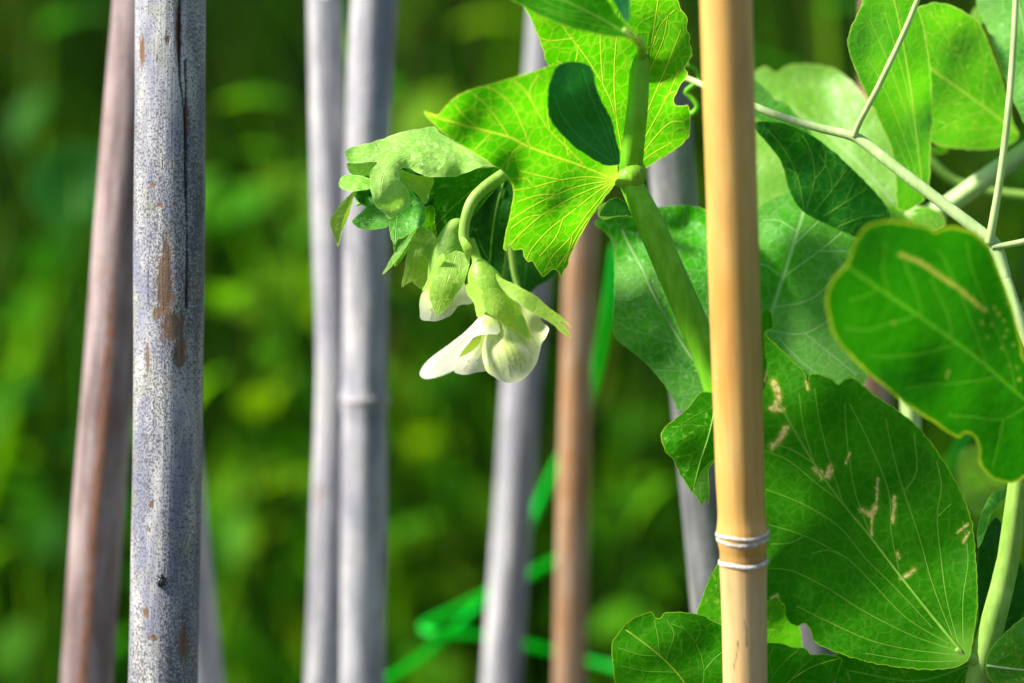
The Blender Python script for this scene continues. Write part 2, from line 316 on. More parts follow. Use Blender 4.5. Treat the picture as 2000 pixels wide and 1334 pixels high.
def leaf(name, parent, outline, d, mat, tilt=(0, 0), pivot=None, bumps=(), fold=0.0, mid=None, midw=2.6, veins=(), vw=1.8, auto=0, ang=48,
         grid=7.0, wave=.65, wscale=150, scars=(), ribmat=None, seed=1, relief=.06, rimw=2.2, jag=0.7, label=None, rib=True, tint=None, straight=False, pale=None):
    """a blade from its outline at distance d: tilt = metres deeper per metre right / up, bumps = (x, y, mm, reach)"""
    ol = np.array(outline, float) if straight else crom(outline, 4.0, True)
    ol = ol + np.stack([snoise(ol, seed, 22), snoise(ol, seed+50, 22)], 1)*jag
    keep = np.ones(len(ol), bool)
    ol = ol[keep]; polys = ol
    vl = [(crom(v, 4.0), vw) for v in veins]
    if mid: vl.insert(0, (crom(mid, 4.0), midw))
    if auto and mid: vl += auto_veins(mid, polys, auto, ang, seed=seed, w=vw)
    x0, y0 = ol.min(0); x1, y1 = ol.max(0)
    gx, gy = np.meshgrid(np.arange(x0, x1, grid), np.arange(y0, y1, grid*.87)); gx[1::2] += grid/2
    q = np.stack([gx.ravel(), gy.ravel()], 1) + rng.uniform(-.12, .12, (gx.size, 2))*grid
    vp = []
    for v, ww in vl:
        t = np.gradient(v, axis=0); t /= np.linalg.norm(t, axis=1)[:, None]+1e-9; nn = np.stack([-t[:, 1], t[:, 0]], 1)
        for k in (0, ww*1.1, -ww*1.1): vp.append(v+nn*k)
    if vp:
        vp = np.concatenate(vp); near = dist_to(q, vp); q = q[near > grid*.45]; q = np.concatenate([q, vp])
    for sc in scars:
        a = np.array(sc[0], float); c = crom([tuple(z) for z in a], 3.0) if len(a) > 1 else a
        e = sc[1]; g = np.stack([c[:, 0:1]+np.array([[-e, 0, e, -e*.5, e*.5, 0, 0]]), c[:, 1:2]+np.array([[0, 0, 0, e*.5, -e*.5, e, -e]])], 2).reshape(-1, 2); q = np.concatenate([q, g])
    q = q[inside(polys, q)]; q = q[dist_to(q, ol) > grid*.33]
    if rimw:   # a row of points just inside the margin
        t = np.roll(ol, -1, 0)-np.roll(ol, 1, 0); t /= np.linalg.norm(t, axis=1)[:, None]+1e-9; nn = np.stack([-t[:, 1], t[:, 0]], 1)
        if ((np.roll(ol[:, 0], -1)-ol[:, 0])*(np.roll(ol[:, 1], -1)+ol[:, 1])).sum() > 0: nn = -nn
        ins = ol+nn*rimw*1.1; ok = inside(polys, ins); ins = ins[ok]; ins = ins[dist_to(ins, ol) > rimw*.8]; q = np.concatenate([q, ins])
    # drop near-duplicates
    key = np.round(q/1.1).astype(int); _, ui = np.unique(key, axis=0, return_index=True); q = q[np.sort(ui)]
    allv = np.concatenate([ol, q]); n = len(ol)
    rv, _, rf, _, _, _ = delaunay_2d_cdt([Vector(p) for p in allv], [], [list(range(n))], 1, 1e-4)
    a = np.array([(v[0], v[1]) for v in rv])
    pv = np.array(pivot if pivot else (mid[0] if mid else a.mean(0)), float)
    vein = np.zeros(len(a))
    for v, ww in vl: vein = np.maximum(vein, (1-np.clip(dist_to(a, v)/(ww*1.05), 0, 1))*min(1, .45+ww/4))
    if pale is not None: vein = np.maximum(vein, np.clip(1-np.hypot(a[:, 0]-pale[0], a[:, 1]-pale[1])/pale[2], 0, 1)**1.5)
    rim = 1-np.clip(dist_to(a, ol)/rimw, 0, 1) if rimw else np.zeros(len(a))
    scar = np.zeros(len(a))
    for sc in scars:
        c = crom([tuple(z) for z in sc[0]], 3.0) if len(sc[0]) > 1 else np.array(sc[0], float)
        scar = np.maximum(scar, np.clip(1.05-dist_to(a, c)/sc[1]*.8, 0, 1))
    if tint is not None: scar = np.maximum(scar, np.clip(1-np.hypot(a[:, 0]-tint[0], a[:, 1]-tint[1])/tint[2], 0, 1)**.7)
    mm = snoise(a, seed+9, wscale)*wave
    for (bx, by, amp, rad) in bumps: mm += amp*np.exp(-((a[:, 0]-bx)**2+(a[:, 1]-by)**2)/rad**2)
    if fold and mid: mm += fold*.12*dist_to(a, crom(mid, 3.0))
    mm += -relief*vein*(1 if relief > 0 else 1)
    mp = K*d
    D = d + ((a[:, 0]-pv[0])*tilt[0] - (a[:, 1]-pv[1])*tilt[1])*mp + mm*.001
    V = PA(a[:, 0], a[:, 1], D)
    F = []
    for f in rf:
        p0, p1, p2 = a[f[0]], a[f[1]], a[f[2]]
        ar = (p1[0]-p0[0])*(p2[1]-p0[1])-(p2[0]-p0[0])*(p1[1]-p0[1])
        F.append(tuple(f) if ar < 0 else tuple(f[::-1]))
    o = mk(name, V, F, mat, parent)
    fattr(o, 'vein', vein); fattr(o, 'rim', rim); fattr(o, 'scar', scar)
    if label: o['label'] = label
    if mid and rib:   # the midrib as a raised tapering cord
        c = crom(mid, 5.0); cin = c[inside(polys, c)]
        if len(cin) > 6:
            idx = [int(np.argmin(((a-p)**2).sum(1))) for p in cin[::2]]; W = V[idx]
            # smooth depth along
            for _ in range(3): W[1:-1] = (W[:-2]+2*W[1:-1]+W[2:])/4
            nr = len(W); rr = [px(midw, d)*(1.0-.75*i/nr) for i in range(nr)]
            W = W - np.array(CF)*px(midw, d)*.1
            tube('midrib', [tuple(p) for p in W], rr, ribmat or M_midrib, o, sides=6, step=1, world=True)
    return o

def cane(name, pts, wpx, mat, label, nodes=(), top=.25, fine=None, ringmat=None, group=None, parent=None, sides=40, nodew=1.0):
    """a garden cane: photo points top to bottom (x, y, d), width in photo px at the middle; runs down into the soil"""
    c = crom([(x, y, d) for x, y, d in pts], 6.0); W = PA(c[:, 0], c[:, 1], c[:, 2]); dm = c[len(c)//2, 2]; r0 = px(wpx/2, dm)
    dv = W[-1]-W[0]; dv /= np.linalg.norm(dv); nb = int(max(2, (W[-1][2]+.06)/-dv[2]/.01))
    up = [W[0]-dv*top*(1-k/14) for k in range(14)] if top > 0 else []
    low = [W[-1]+dv*.01*(k+1) for k in range(nb)]
    full = np.array(up+list(W)+low); 
    # resample
    seg = np.linalg.norm(np.diff(full, axis=0), axis=1); s = np.concatenate([[0], np.cumsum(seg)])
    sW0 = s[len(up)]; sW1 = s[len(up)+len(W)-1]
    st = fine or .0012; grid = np.concatenate([np.arange(0, sW0, .01), np.arange(sW0, sW1, st), np.arange(sW1, s[-1], .01)])
    # node positions along the cane (from photo y)
    ynode = [np.interp(ny, c[:, 1], s[len(up):len(up)+len(W)]) for ny in nodes]
    extra = []
    q = (ynode[0] if ynode else sW0+.05)-.19
    while q > 0: extra.append(q); q -= .19
    q = (ynode[-1] if ynode else sW1+.04)+.17
    while q < s[-1]: extra.append(q); q += .17
    grid = np.unique(np.concatenate([grid]+[np.arange(e-.006, e+.006, .0008) for e in list(ynode)+extra])); grid = grid[(grid >= 0) & (grid <= s[-1])]
    C = np.stack([np.interp(grid, s, full[:, k]) for k in range(3)], 1)
    T = np.gradient(C, axis=0); T /= np.linalg.norm(T, axis=1)[:, None]+1e-12
    side = np.cross(T, np.array(CF)); side /= np.linalg.norm(side, axis=1)[:, None]; fr = np.cross(side, T)   # fr points to / from the camera
    if np.dot(fr[0], np.array(CF)) > 0: fr = -fr
    rad = np.full(len(grid), r0); rad *= 1+.012*np.sin(grid*41+wpx)+.008*np.sin(grid*97)
    ring = np.zeros(len(grid))
    for e in list(ynode)+extra:
        rad *= 1+nodew*.07*np.exp(-((grid-e)/.0028)**2)-nodew*.035*np.exp(-((grid-e-.0065)/.003)**2); ring += np.exp(-((grid-e)/.0016)**2)
    ang = np.linspace(0, 2*math.pi, sides, endpoint=False)
    V = C[:, None, :]+rad[:, None, None]*(np.cos(ang)[None, :, None]*fr[:, None, :]+np.sin(ang)[None, :, None]*side[:, None, :])
    n = len(grid); V = V.reshape(-1, 3); i, k = np.meshgrid(np.arange(n-1), np.arange(sides), indexing='ij'); k2 = (k+1) % sides
    F = np.stack([i*sides+k, i*sides+k2, (i+1)*sides+k2, (i+1)*sides+k], -1).reshape(-1, 4)
    base = C[-1]
    V = np.concatenate([V, C[:1]-T[:1]*r0*.05, C[-1:]]); F = F.tolist()+[(n*sides, (q+1) % sides, q) for q in range(sides)]
    o = mk(name, V, F, mat, None, loc=base) if not parent else mk(name, V, F, mat, parent)
    if label: tag(o, label, 'cane', group)
    uv = o.data.uv_layers.new(name='UVMap'); li = np.zeros(len(o.data.loops), np.int32); o.data.loops.foreach_get('vertex_index', li)
    vid = np.minimum(li, n*sides-1); kk = vid % sides; arc = ang[kk]*r0
    ft = np.zeros(len(o.data.polygons), np.int32); 
    # close the seam
    ls = np.zeros(len(o.data.polygons), np.int32); o.data.polygons.foreach_get('loop_start', ls)
    seam = np.zeros(len(li), bool); qn = (n-1)*sides; fk = np.tile(np.arange(sides), n-1); 
    for f in np.nonzero(fk == sides-1)[0]:
        seam[ls[f]+1] = True; seam[ls[f]+2] = True
    arc = np.where(seam, 2*math.pi*r0, arc); L = grid[vid//sides]
    uv.data.foreach_set('uv', np.stack([arc+wpx*.013, L], 1).astype(np.float32).ravel())
    zero = np.zeros(len(V)); 
    for an in ('patch', 'crack'): fattr(o, an, zero)
    fattr(o, 'ring', np.concatenate([np.repeat(np.clip(ring, 0, 1), sides), [0, 0]]))
    return o, dict(C=C, T=T, side=side, fr=fr, rad=rad, grid=grid, sides=sides, ang=ang, r0=r0, ynode=ynode, n=n)
def project(V):
    v = V-np.array([0, 0, CAMZ]); dd = v@np.array(CF); return 1000+(v@np.array(CR))/dd/K, 667-(v@np.array(CU))/dd/K
def node_ring(parent, g, s0, width, bulge, mat, tiltpx=0.0):
    """a closed raised band round a cane at length s0"""
    ss = np.array([-1, -.7, -.25, .25, .7, 1, 1, -1]); hh = np.array([0, .7, 1, 1, .7, 0, -.6, -.6]); sides = 64; a = np.linspace(0, 2*math.pi, sides, endpoint=False)
    V = []; G = g['grid']
    I = lambda key, s: np.array([np.interp(s, G, g[key][:, k]) for k in range(3)])
    for q in range(len(ss)):
        for k in range(sides):
            s = s0+ss[q]*width+tiltpx*math.sin(a[k])+.00025*math.sin(3*a[k]+s0*900)
            c = I('C', s); r = np.interp(s, G, g['rad'])
            rr = r+bulge*hh[q]*(1+.25*math.sin(5*a[k]+2)*math.sin(2*a[k])); V.append(c+rr*(math.cos(a[k])*I('fr', s)+math.sin(a[k])*I('side', s)))
    m = len(ss); F = [(q*sides+k, q*sides+(k+1) % sides, ((q+1) % m)*sides+(k+1) % sides, ((q+1) % m)*sides+k) for q in range(m) for k in range(sides)]
    return mk('node_ring', V, F, mat, parent)

# ------------------------------------------------------------ the setting: ground and the meadow behind
def ground():
    n = 60; r = np.concatenate([[0], np.geomspace(.4, 400, n)]); A = 48; V = [(0, 1.2, 0)]; F = []
    for i in range(1, n+1):
        for k in range(A):
            a = 2*math.pi*k/A; x, y = r[i]*math.cos(a), 1.2+r[i]*math.sin(a); V.append((x, y, .006*math.sin(x*9+1)*math.sin(y*7)*min(1, 8/r[i])))
    F += [(0, 1+k, 1+(k+1) % A) for k in range(A)]
    for i in range(n-1):
        for k in range(A): F.append((1+i*A+k, 1+(i+1)*A+k, 1+(i+1)*A+(k+1) % A, 1+i*A+(k+1) % A))
    o = mk('ground', V, F, M_soil); tag(o, kind='structure')
ground()
def meadow(n=26000):
    # a near belt of lush clumps with gaps, growth further back with its shade mixed into the blade tone
    near = rng.uniform(0, 1, n) < .28
    d = np.where(near, rng.uniform(1.1, 1.8, n), 1.8+3*rng.uniform(0, 1, n)**1.4); halfw = .35+.42*d
    X = rng.uniform(-1, 1, n)*halfw; Y = d
    q = np.stack([X*100, Y*45], 1)
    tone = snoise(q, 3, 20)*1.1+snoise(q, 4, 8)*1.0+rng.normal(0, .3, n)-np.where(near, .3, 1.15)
    dens = snoise(q, 8, 17)+.5*snoise(q, 18, 7)
    keep = (rng.uniform(-1.1, 1.1, n) < dens*1.6-.15) | ~near; X, Y, tone, d, q, near = X[keep], Y[keep], tone[keep], d[keep], q[keep], near[keep]; n = len(X)
    hm = .62+.18*snoise(q, 5, 30)
    H = hm*rng.uniform(.55, 1.15, n)*np.where(d > 3, .9, 1); Wd = rng.uniform(.004, .011, n)*(1+.25*(d-1.3))
    az = np.where(d < 1.5, rng.uniform(0, 3.1416, n), rng.uniform(0, 6.283, n)); lean = np.abs(rng.normal(0, .10, n))+.02; bend = rng.uniform(.05, .35, n)
    fz = rng.uniform(0, 3.14, n); seg = 5; t = np.linspace(0, 1, seg+1); V = np.zeros((n, seg+1, 2, 3)); 
    for s, tt in enumerate(t):
        off = H*(lean*tt+bend*tt**2.4*.7); cx = X+np.cos(az)*off; cy = Y+np.sin(az)*off; cz = H*tt*(1-.18*bend*tt**2)-.01
        ww = Wd*(1-tt**2.2)+.0004
        for j, sg in enumerate((-.5, .5)):
            V[:, s, j, 0] = cx+sg*ww*np.cos(fz); V[:, s, j, 1] = cy+sg*ww*np.sin(fz); V[:, s, j, 2] = cz
    b = np.arange(n)[:, None]*(seg+1)*2+np.arange(seg)[None]*2; F = np.stack([b, b+1, b+3, b+2], -1).reshape(-1, 4); V = V.reshape(-1, 3)
    me = bpy.data.meshes.new('meadow_grass'); me.vertices.add(len(V)); me.vertices.foreach_set('co', V.ravel()); me.loops.add(F.size); me.loops.foreach_set('vertex_index', F.ravel().astype(np.int32))
    me.polygons.add(len(F)); me.polygons.foreach_set('loop_start', np.arange(0, F.size, 4, dtype=np.int32)); me.update(calc_edges=True); me.validate()
    me.materials.append(M_grass)
    k = np.clip(tone*.5+.45, 0, 1)[:, None]; dark = np.array([.003, .014, .0004]); mid = np.array([.022, .082, .0006]); lit = np.array([.15, .36, .001])  # shaded to sunlit greens, built into the blade colour
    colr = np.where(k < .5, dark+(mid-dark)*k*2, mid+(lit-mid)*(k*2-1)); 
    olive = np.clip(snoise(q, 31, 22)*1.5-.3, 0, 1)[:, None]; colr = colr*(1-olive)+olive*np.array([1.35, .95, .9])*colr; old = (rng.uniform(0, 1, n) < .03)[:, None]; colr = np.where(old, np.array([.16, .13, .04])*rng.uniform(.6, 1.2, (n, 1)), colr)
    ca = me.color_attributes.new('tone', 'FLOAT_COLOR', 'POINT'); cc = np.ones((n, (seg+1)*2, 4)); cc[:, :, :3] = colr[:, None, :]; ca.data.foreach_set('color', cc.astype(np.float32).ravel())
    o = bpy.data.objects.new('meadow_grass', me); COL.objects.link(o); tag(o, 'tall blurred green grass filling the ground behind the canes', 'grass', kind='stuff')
meadow()

def weed(x, y, d, size, nl, label, seed, mat=M_weed):
    """a leafy weed whose top shows at photo x, y"""
    r = random.Random(seed); tp = P(x, y, d); t = empty('leafy_weed', (tp.x+r.uniform(-.02, .02), tp.y, 0), label, 'weed', 'leafy weeds in the meadow')
    b = Vector(t.location); st = [b+Vector((0, 0, -.01)), b.lerp(tp, .5)+Vector((r.uniform(-.01, .01), 0, 0)), tp]
    tube('stem', [tuple(p) for p in st], [.002, .0015, .0008], M_weedstem, t, sides=6, step=.02, world=True)
    base = None
    for k in range(nl):
        f = .42+.58*k/max(1, nl-1); p = b.lerp(tp, f); a = k*2.4+r.uniform(-.3, .3); L = size*r.uniform(.7, 1.1)*(1.15-.45*f*(k/nl)); wd = L*.36
        dr = Vector((math.cos(a), math.sin(a), r.uniform(-.9, 1.3))).normalized(); sd = dr.cross(Vector((0, 0, 1))).normalized(); nm = sd.cross(dr)
        V = []; F = []; N = 8
        for i in range(N+1):
            u = i/N; c = p+dr*(L*u)-nm*(L*.35*u*u); ww = wd*math.sin(math.pi*(u*.93+.05))**.8
            for s in (-1, -.5, 0, .5, 1): V.append(c+sd*(ww*s)+nm*(abs(s)*ww*.25))
        for i in range(N):
            for j in range(4): F.append((i*5+j, i*5+j+1, (i+1)*5+j+1, (i+1)*5+j))
        mk('leaf', [tuple(v) for v in V], F, mat, t)
    return t
WL = 'leafy green weed standing blurred in the grass behind the canes'
spots = [(430, 205, 1.2, .042, 14), (1585, 30, 1.15, .045, 14), (520, 380, 1.3, .04, 12), (860, 790, 1.25, .04, 12), (60, 480, 1.3, .045, 12), (1230, 860, 1.3, .045, 12), (90, 60, 1.35, .05, 14), (880, 60, 1.4, .05, 14)]
wr_ = random.Random(5)
for k in range(28): spots.append((wr_.uniform(-150, 2100), wr_.uniform(-40, 1050), wr_.uniform(1.08, 1.75), wr_.uniform(.026, .046), wr_.randint(9, 15)))
for i, (x, y, d, sz, nl) in enumerate(spots):
    weed(x, y, d, sz, nl, WL, 40+i, (M_weed, M_weed_d, M_weed_y, M_weed, M_weed_d)[i % 5])

# ------------------------------------------------------------ canes
# weathered cane in front on the left: worn patches, long split, pits
LC, g = cane('weathered_cane', [(333, -10, .682), (331, 420, .684), (327, 900, .685), (318, 1345, .687)], 137, M_weather,
             'thick pale grey weathered cane, sharp in front on the left', nodes=(), top=.02, fine=.0005, sides=220, nodew=.6)
V = np.zeros(len(LC.data.vertices)*3); LC.data.vertices.foreach_get('co', V); V = V.reshape(-1, 3)+np.array(LC.location)
qx, qy = project(V); nv = g['n']*g['sides']; frontv = np.zeros(len(V), bool); frontv[:nv] = np.tile(np.cos(g['ang']) > .05, g['n'])
patch = np.zeros(len(V)); crack = np.zeros(len(V))
for (cx, cy, rx, ry) in [(322, 560, 19, 72), (326, 500, 10, 40), (340, 640, 27, 34), (352, 690, 13, 34), (349, 60, 7, 60), (364, 235, 6, 45), (327, 76, 5, 9), (297, 360, 9, 5), (312, 400, 7, 7), (288, 700, 4, 30),
                         (296, 985, 4, 9), (291, 1035, 5, 6), (285, 1195, 7, 11), (297, 1245, 11, 7), (358, 1260, 10, 40), (277, 100, 6, 36), (310, 610, 12, 14)]:
    e = np.clip(1.25-np.sqrt(((qx-cx)/rx)**2+((qy-cy)/ry)**2)*.75, 0, 1); patch = np.maximum(patch, e*frontv)
cr1 = crom([(352, -20), (351, 60), (352, 150), (357, 190), (364, 260), (363, 330), (365, 420), (366, 520), (365, 600)], 2.0)
cr2 = crom([(290, 370), (289, 450), (290, 540), (291, 600)], 2.0)
cr3 = crom([(363, 120), (364, 200), (363, 290)], 2.0)
disp = np.zeros(len(V))
near = frontv & (qx > 260) & (qx < 400)
pq = np.stack([qx[near], qy[near]], 1)
for cr, wd, dep in ((cr1, 2.3, .0012), (cr2, .9, .0003), (cr3, 2.4, .0012)):
    wv = wd*(.55+.6*np.abs(np.sin(pq[:, 1]*.013+.5)))
    e = np.clip(1.35-dist_to(pq, cr)/wv, 0, 1); crack[near] = np.maximum(crack[near], e); disp[near] = np.maximum(disp[near], e*dep)
wide = np.exp(-((qx-364)/4.5)**2-((qy-250)/38)**2)*frontv; disp = np.maximum(disp, wide*.0007)
disp += np.clip(patch*2-.6, 0, 1)*.00018
inw = np.zeros((len(V), 3)); inw[:nv] = -(np.cos(g['ang'])[None, :, None]*g['fr'][:, None, :]+np.sin(g['ang'])[None, :, None]*g['side'][:, None, :]).reshape(-1, 3)
V2 = V+inw*disp[:, None]-np.array(LC.location); LC.data.vertices.foreach_set('co', V2.ravel()); LC.data.attributes['patch'].data.foreach_set('value', patch.astype(np.float32)); LC.data.attributes['crack'].data.foreach_set('value', crack.astype(np.float32)); LC.data.update()

# beetle sitting on that cane
bp0 = np.array(P(315, 1137, .6735)); idx = int(np.argmin(((project(V)[0]-315)**2+(project(V)[1]-1137)**2)+np.where(frontv, 0, 1e9)))
nrm = -inw[idx]; bp0 = V[idx]+nrm*.0004; ax = np.array(CU)*.98+np.array(CR)*.18; ax = ax-nrm*np.dot(ax, nrm); ax /= np.linalg.norm(ax); sx = np.cross(ax, nrm)
bt = empty('beetle', tuple(V[idx]), 'tiny shiny black beetle sitting on the weathered grey cane', 'beetle')
def blob(name, c, ra, rs, rn, mat, parent, half=0, flat=-.35):
    Vv = []; N, Mm = 12, 16
    for i in range(N+1):
        th = math.pi*i/N
        for k in range(Mm):
            ph = 2*math.pi*k/Mm; a = math.cos(th)*ra; s = math.sin(th)*math.cos(ph)*rs; h = math.sin(th)*math.sin(ph)*rn
            if h < flat*rn: h = flat*rn
            if half and s*half < 0: s *= .03
            Vv.append(c+ax*a+sx*s+nrm*h)
    F = [(i*Mm+k, i*Mm+(k+1) % Mm, (i+1)*Mm+(k+1) % Mm, (i+1)*Mm+k) for i in range(N) for k in range(Mm)]
    return mk(name, Vv, F, mat, parent)
for h in (-1, 1): blob('wing_case', bp0-ax*.0002+sx*h*.00002, .00125, .00088, .0008, M_shell, bt, half=h)
blob('thorax', bp0+ax*.0011, .0005, .00066, .00055, M_shell, bt); blob('head', bp0+ax*.00155, .0003, .0004, .0003, M_shell, bt)
for h in (-1, 1):
    for f in (-.0004, .0004, .001):
        p = bp0+ax*f; tube('leg', [tuple(p+sx*h*.0006-nrm*.0001), tuple(p+sx*h*.001+nrm*.0001), tuple(p+sx*h*.0013+ax*f*.3-nrm*.0004)], [.00009, .00008, .00005], M_shell, bt, sides=5, step=.0002, world=True)

def old_cane(pts, wpx, mat, label, nodes=(), top=.25, **kw):
    o, gg = cane('garden_cane', pts, wpx, mat, label, nodes, top, group='old canes behind the plants', **kw)
    for s0 in gg['ynode']: node_ring(o, gg, s0, .0009, gg['r0']*.05, M_ringold)
    return o, gg
CA, _ = old_cane([(274, -10, .735), (245, 330, .740), (222, 640, .745), (195, 960, .750), (168, 1345, .757)], 104, M_brown, 'red-brown weathered cane leaning behind the thick grey cane at the left', nodes=(), top=.2)
V = np.zeros(len(CA.data.vertices)*3); CA.data.vertices.foreach_get('co', V); qx, qy = project(V.reshape(-1, 3)+np.array(CA.location))
tt = (qx-np.interp(qy, [-10, 330, 640, 960, 1345], [274, 245, 222, 195, 168]))/52; CA.data.attributes['patch'].data.foreach_set('value', (np.clip(.75-((tt+.12)/.3)**2*.6, 0, 1)*np.clip((qy-300)/400, .2, 1)).astype(np.float32))
old_cane([(272, -10, .795), (318, 520, .799), (352, 930, .803), (392, 1345, .807)], 92, M_grey, 'blue-grey cane crossing behind the thick grey cane, showing right of it low down', top=.2)
old_cane([(634, -10, .785), (642, 400, .789), (650, 700, .792), (641, 1000, .796), (628, 1345, .80)], 67, M_grey, 'slender pale grey cane, left one of the touching blurred pair', nodes=(), top=.2)
old_cane([(731, -10, .776), (718, 260, .778), (714, 600, .780), (712, 780, .781), (711, 1000, .783), (708, 1345, .787)], 88, M_grey, 'pale grey cane with a node ring, right one of the touching blurred pair', nodes=(781,), top=.2)
old_cane([(1072, -10, .842), (1045, 400, .845), (1016, 800, .848), (978, 1345, .853)], 76, M_grey, 'blurred grey cane passing behind the white flower, dark on its right side', top=.1)
old_cane([(1150, -10, .818), (1138, 400, .820), (1124, 800, .8235), (1112, 1345, .828)], 63, M_tan, 'blurred orange-tan cane right of the white flower', nodes=(), top=.0)
old_cane([(1300, 165, .738), (1314, 350, .740), (1354, 770, .743), (1396, 1190, .747), (1410, 1345, .749)], 90, M_dgrey, 'dark grey cane behind the pea stem with its cut top in view', top=.0)
old_cane([(1716, -10, .85), (1712, 400, .853), (1706, 760, .857), (1730, 1345, .862)], 62, M_tan, 'tan cane mostly hidden behind the upright leaf at the right', top=.05)
old_cane([(1585, 900, .80), (1590, 1100, .803), (1594, 1345, .806)], 84, M_dgrey, 'dark grey cane glimpsed below the large holed leaf', top=.0)

# golden cane in front
GC, gg = cane('bamboo_cane', [(1418, -10, .620), (1427, 300, .6275), (1437, 640, .636), (1446, 940, .6435), (1451, 1070, .6468), (1456, 1345, .6535)], 99, M_bamboo,
              'golden yellow bamboo cane with two white node rings, in front of the leaves', nodes=(), top=.2, fine=.0006, sides=96)
V = np.zeros(len(GC.data.vertices)*3); GC.data.vertices.foreach_get('co', V); V = V.reshape(-1, 3)+np.array(GC.location); qx, qy = project(V)
# node: swelling above the scar, waist between scar and ring, slimmer below
qa = np.repeat(project(gg['C'])[1], gg['sides']); a = np.tile(gg['ang'], gg['n']); nv = len(a)
f = 1+.075*np.exp(-((qa-1042)/22)**2)-.04*np.exp(-((qa-1078)/16)**2)-.10*(1/(1+np.exp(-(qa-1120)/30)))-.03*np.exp(-((qa-990)/40)**2)
cen = np.repeat(gg['C'], gg['sides'], 0); V2 = V.copy(); V2[:nv] = cen+(V[:nv]-cen)*f[:, None]; gg['rad'] = gg['rad']*f[::gg['sides']]
GC.data.vertices.foreach_set('co', (V2-np.array(GC.location)).ravel())
low = np.concatenate([1/(1+np.exp(-(qa-1100)/10)), [0, 1]]); fattr(GC, 'low', low)
pt = np.concatenate([.55*np.exp(-((qa-1080)/19)**2), [0, 0]]); GC.data.attributes['patch'].data.foreach_set('value', pt.astype(np.float32))
ck = np.zeros(len(V)); fv = np.zeros(len(V), bool); fv[:nv] = np.cos(a) > 0; fv &= (qy > 900) & (qy < 1340); pq = np.stack([qx[fv], qy[fv]], 1); e = np.zeros(len(pq))
for c, wd in (([(1459, 1225), (1459, 1262)], 1.6), ([(1440, 1255), (1436, 1285), (1431, 1300)], 1.5), ([(1431, 1300), (1430, 1334)], 1.2), ([(1455, 1210), (1456, 1230)], 1.1)): e = np.maximum(e, np.clip(1.3-dist_to(pq, crom(c, 2.0))/wd, 0, 1))
ck[fv] = e; ck[:nv] = np.maximum(ck[:nv], .75*np.exp(-((qa-1046+2*np.sin(a*3))/2.6)**2)); ck[:nv] = np.maximum(ck[:nv], .4*np.exp(-((qa-1089)/2.5)**2)); GC.data.attributes['crack'].data.foreach_set('value', ck.astype(np.float32)); GC.data.update()
sof = lambda y: float(np.interp(y, project(gg['C'])[1], gg['grid']))
# the two rings (the upper one a ragged leaf-sheath scar)
node_ring(GC, gg, sof(1040), .00045, .00024, M_ring); node_ring(GC, gg, sof(1052), .0005, .00016, M_ring); node_ring(GC, gg, sof(1096), .0006, .00034, M_ring)

# ------------------------------------------------------------ green ties round the canes behind
def ribbon(pts, wpx, label, twist=0.0):
    c = crom(pts, 6.0); W = PA(c[:, 0], c[:, 1], c[:, 2]); T = np.gradient(W, axis=0); T /= np.linalg.norm(T, axis=1)[:, None]; n = len(W); V = []; F = []
    for i in range(n):
        s = np.cross(T[i], np.array(CF)); s /= np.linalg.norm(s); nn = np.cross(s, T[i]); a = twist*math.sin(i/n*5+pts[0][0]); dd = s*math.cos(a)+nn*math.sin(a); e = np.cross(dd, T[i]); h = px(wpx/2, c[i, 2])
        for (u, v) in ((-1, -.15), (-1, .15), (0, .28), (1, .15), (1, -.15), (0, -.05)): V.append(W[i]+dd*h*u+e*h*v)
    for i in range(n-1):
        for k in range(6): F.append((i*6+k, i*6+(k+1) % 6, (i+1)*6+(k+1) % 6, (i+1)*6+k))
    F += [tuple(range(5, -1, -1)), tuple((n-1)*6+k for k in range(6))]
    o = mk('plant_tie', V, F, M_ribbon, None, loc=W[0]); return tag(o, label, 'plant tie', 'green plastic ties on the canes')
ribbon([(1205, 480, 0.862), (1188, 600, 0.872), (1166, 720, 0.887), (1138, 812, 0.897), (1108, 870, 0.900), (1070, 945, 0.897), (1038, 1015, 0.887), (1020, 1060, 0.890)], 14, 'bright green plant tie hanging down behind the orange-tan cane', .3)
ribbon([(1150, 1060, 0.898), (1110, 1082, 0.900), (1060, 1108, 0.898), (1010, 1135, 0.892), (940, 1165, 0.888), (880, 1195, 0.886), (828, 1222, 0.884), (850, 1236, 0.880), (930, 1240, 0.888), (1000, 1252, 0.894), (1080, 1272, 0.902), (1150, 1292, 0.900), (1230, 1312, 0.892)], 14, 'bright green plant tie looped behind two blurred canes near the bottom', .35)
ribbon([(960, 1150, 0.894), (935, 1180, 0.892), (900, 1215, 0.888), (840, 1270, 0.882), (770, 1318, 0.872), (700, 1350, 0.862)], 14, 'bright green tie end slanting to the bottom edge left of the grey cane', .25)
ribbon([(1930, 780, .86), (1900, 830, .86), (1868, 880, .86), (1850, 930, .861), (1840, 1000, .862), (1760, 1040, .868)], 14, 'green plant tie glimpsed between the two large leaves at the right', .2)

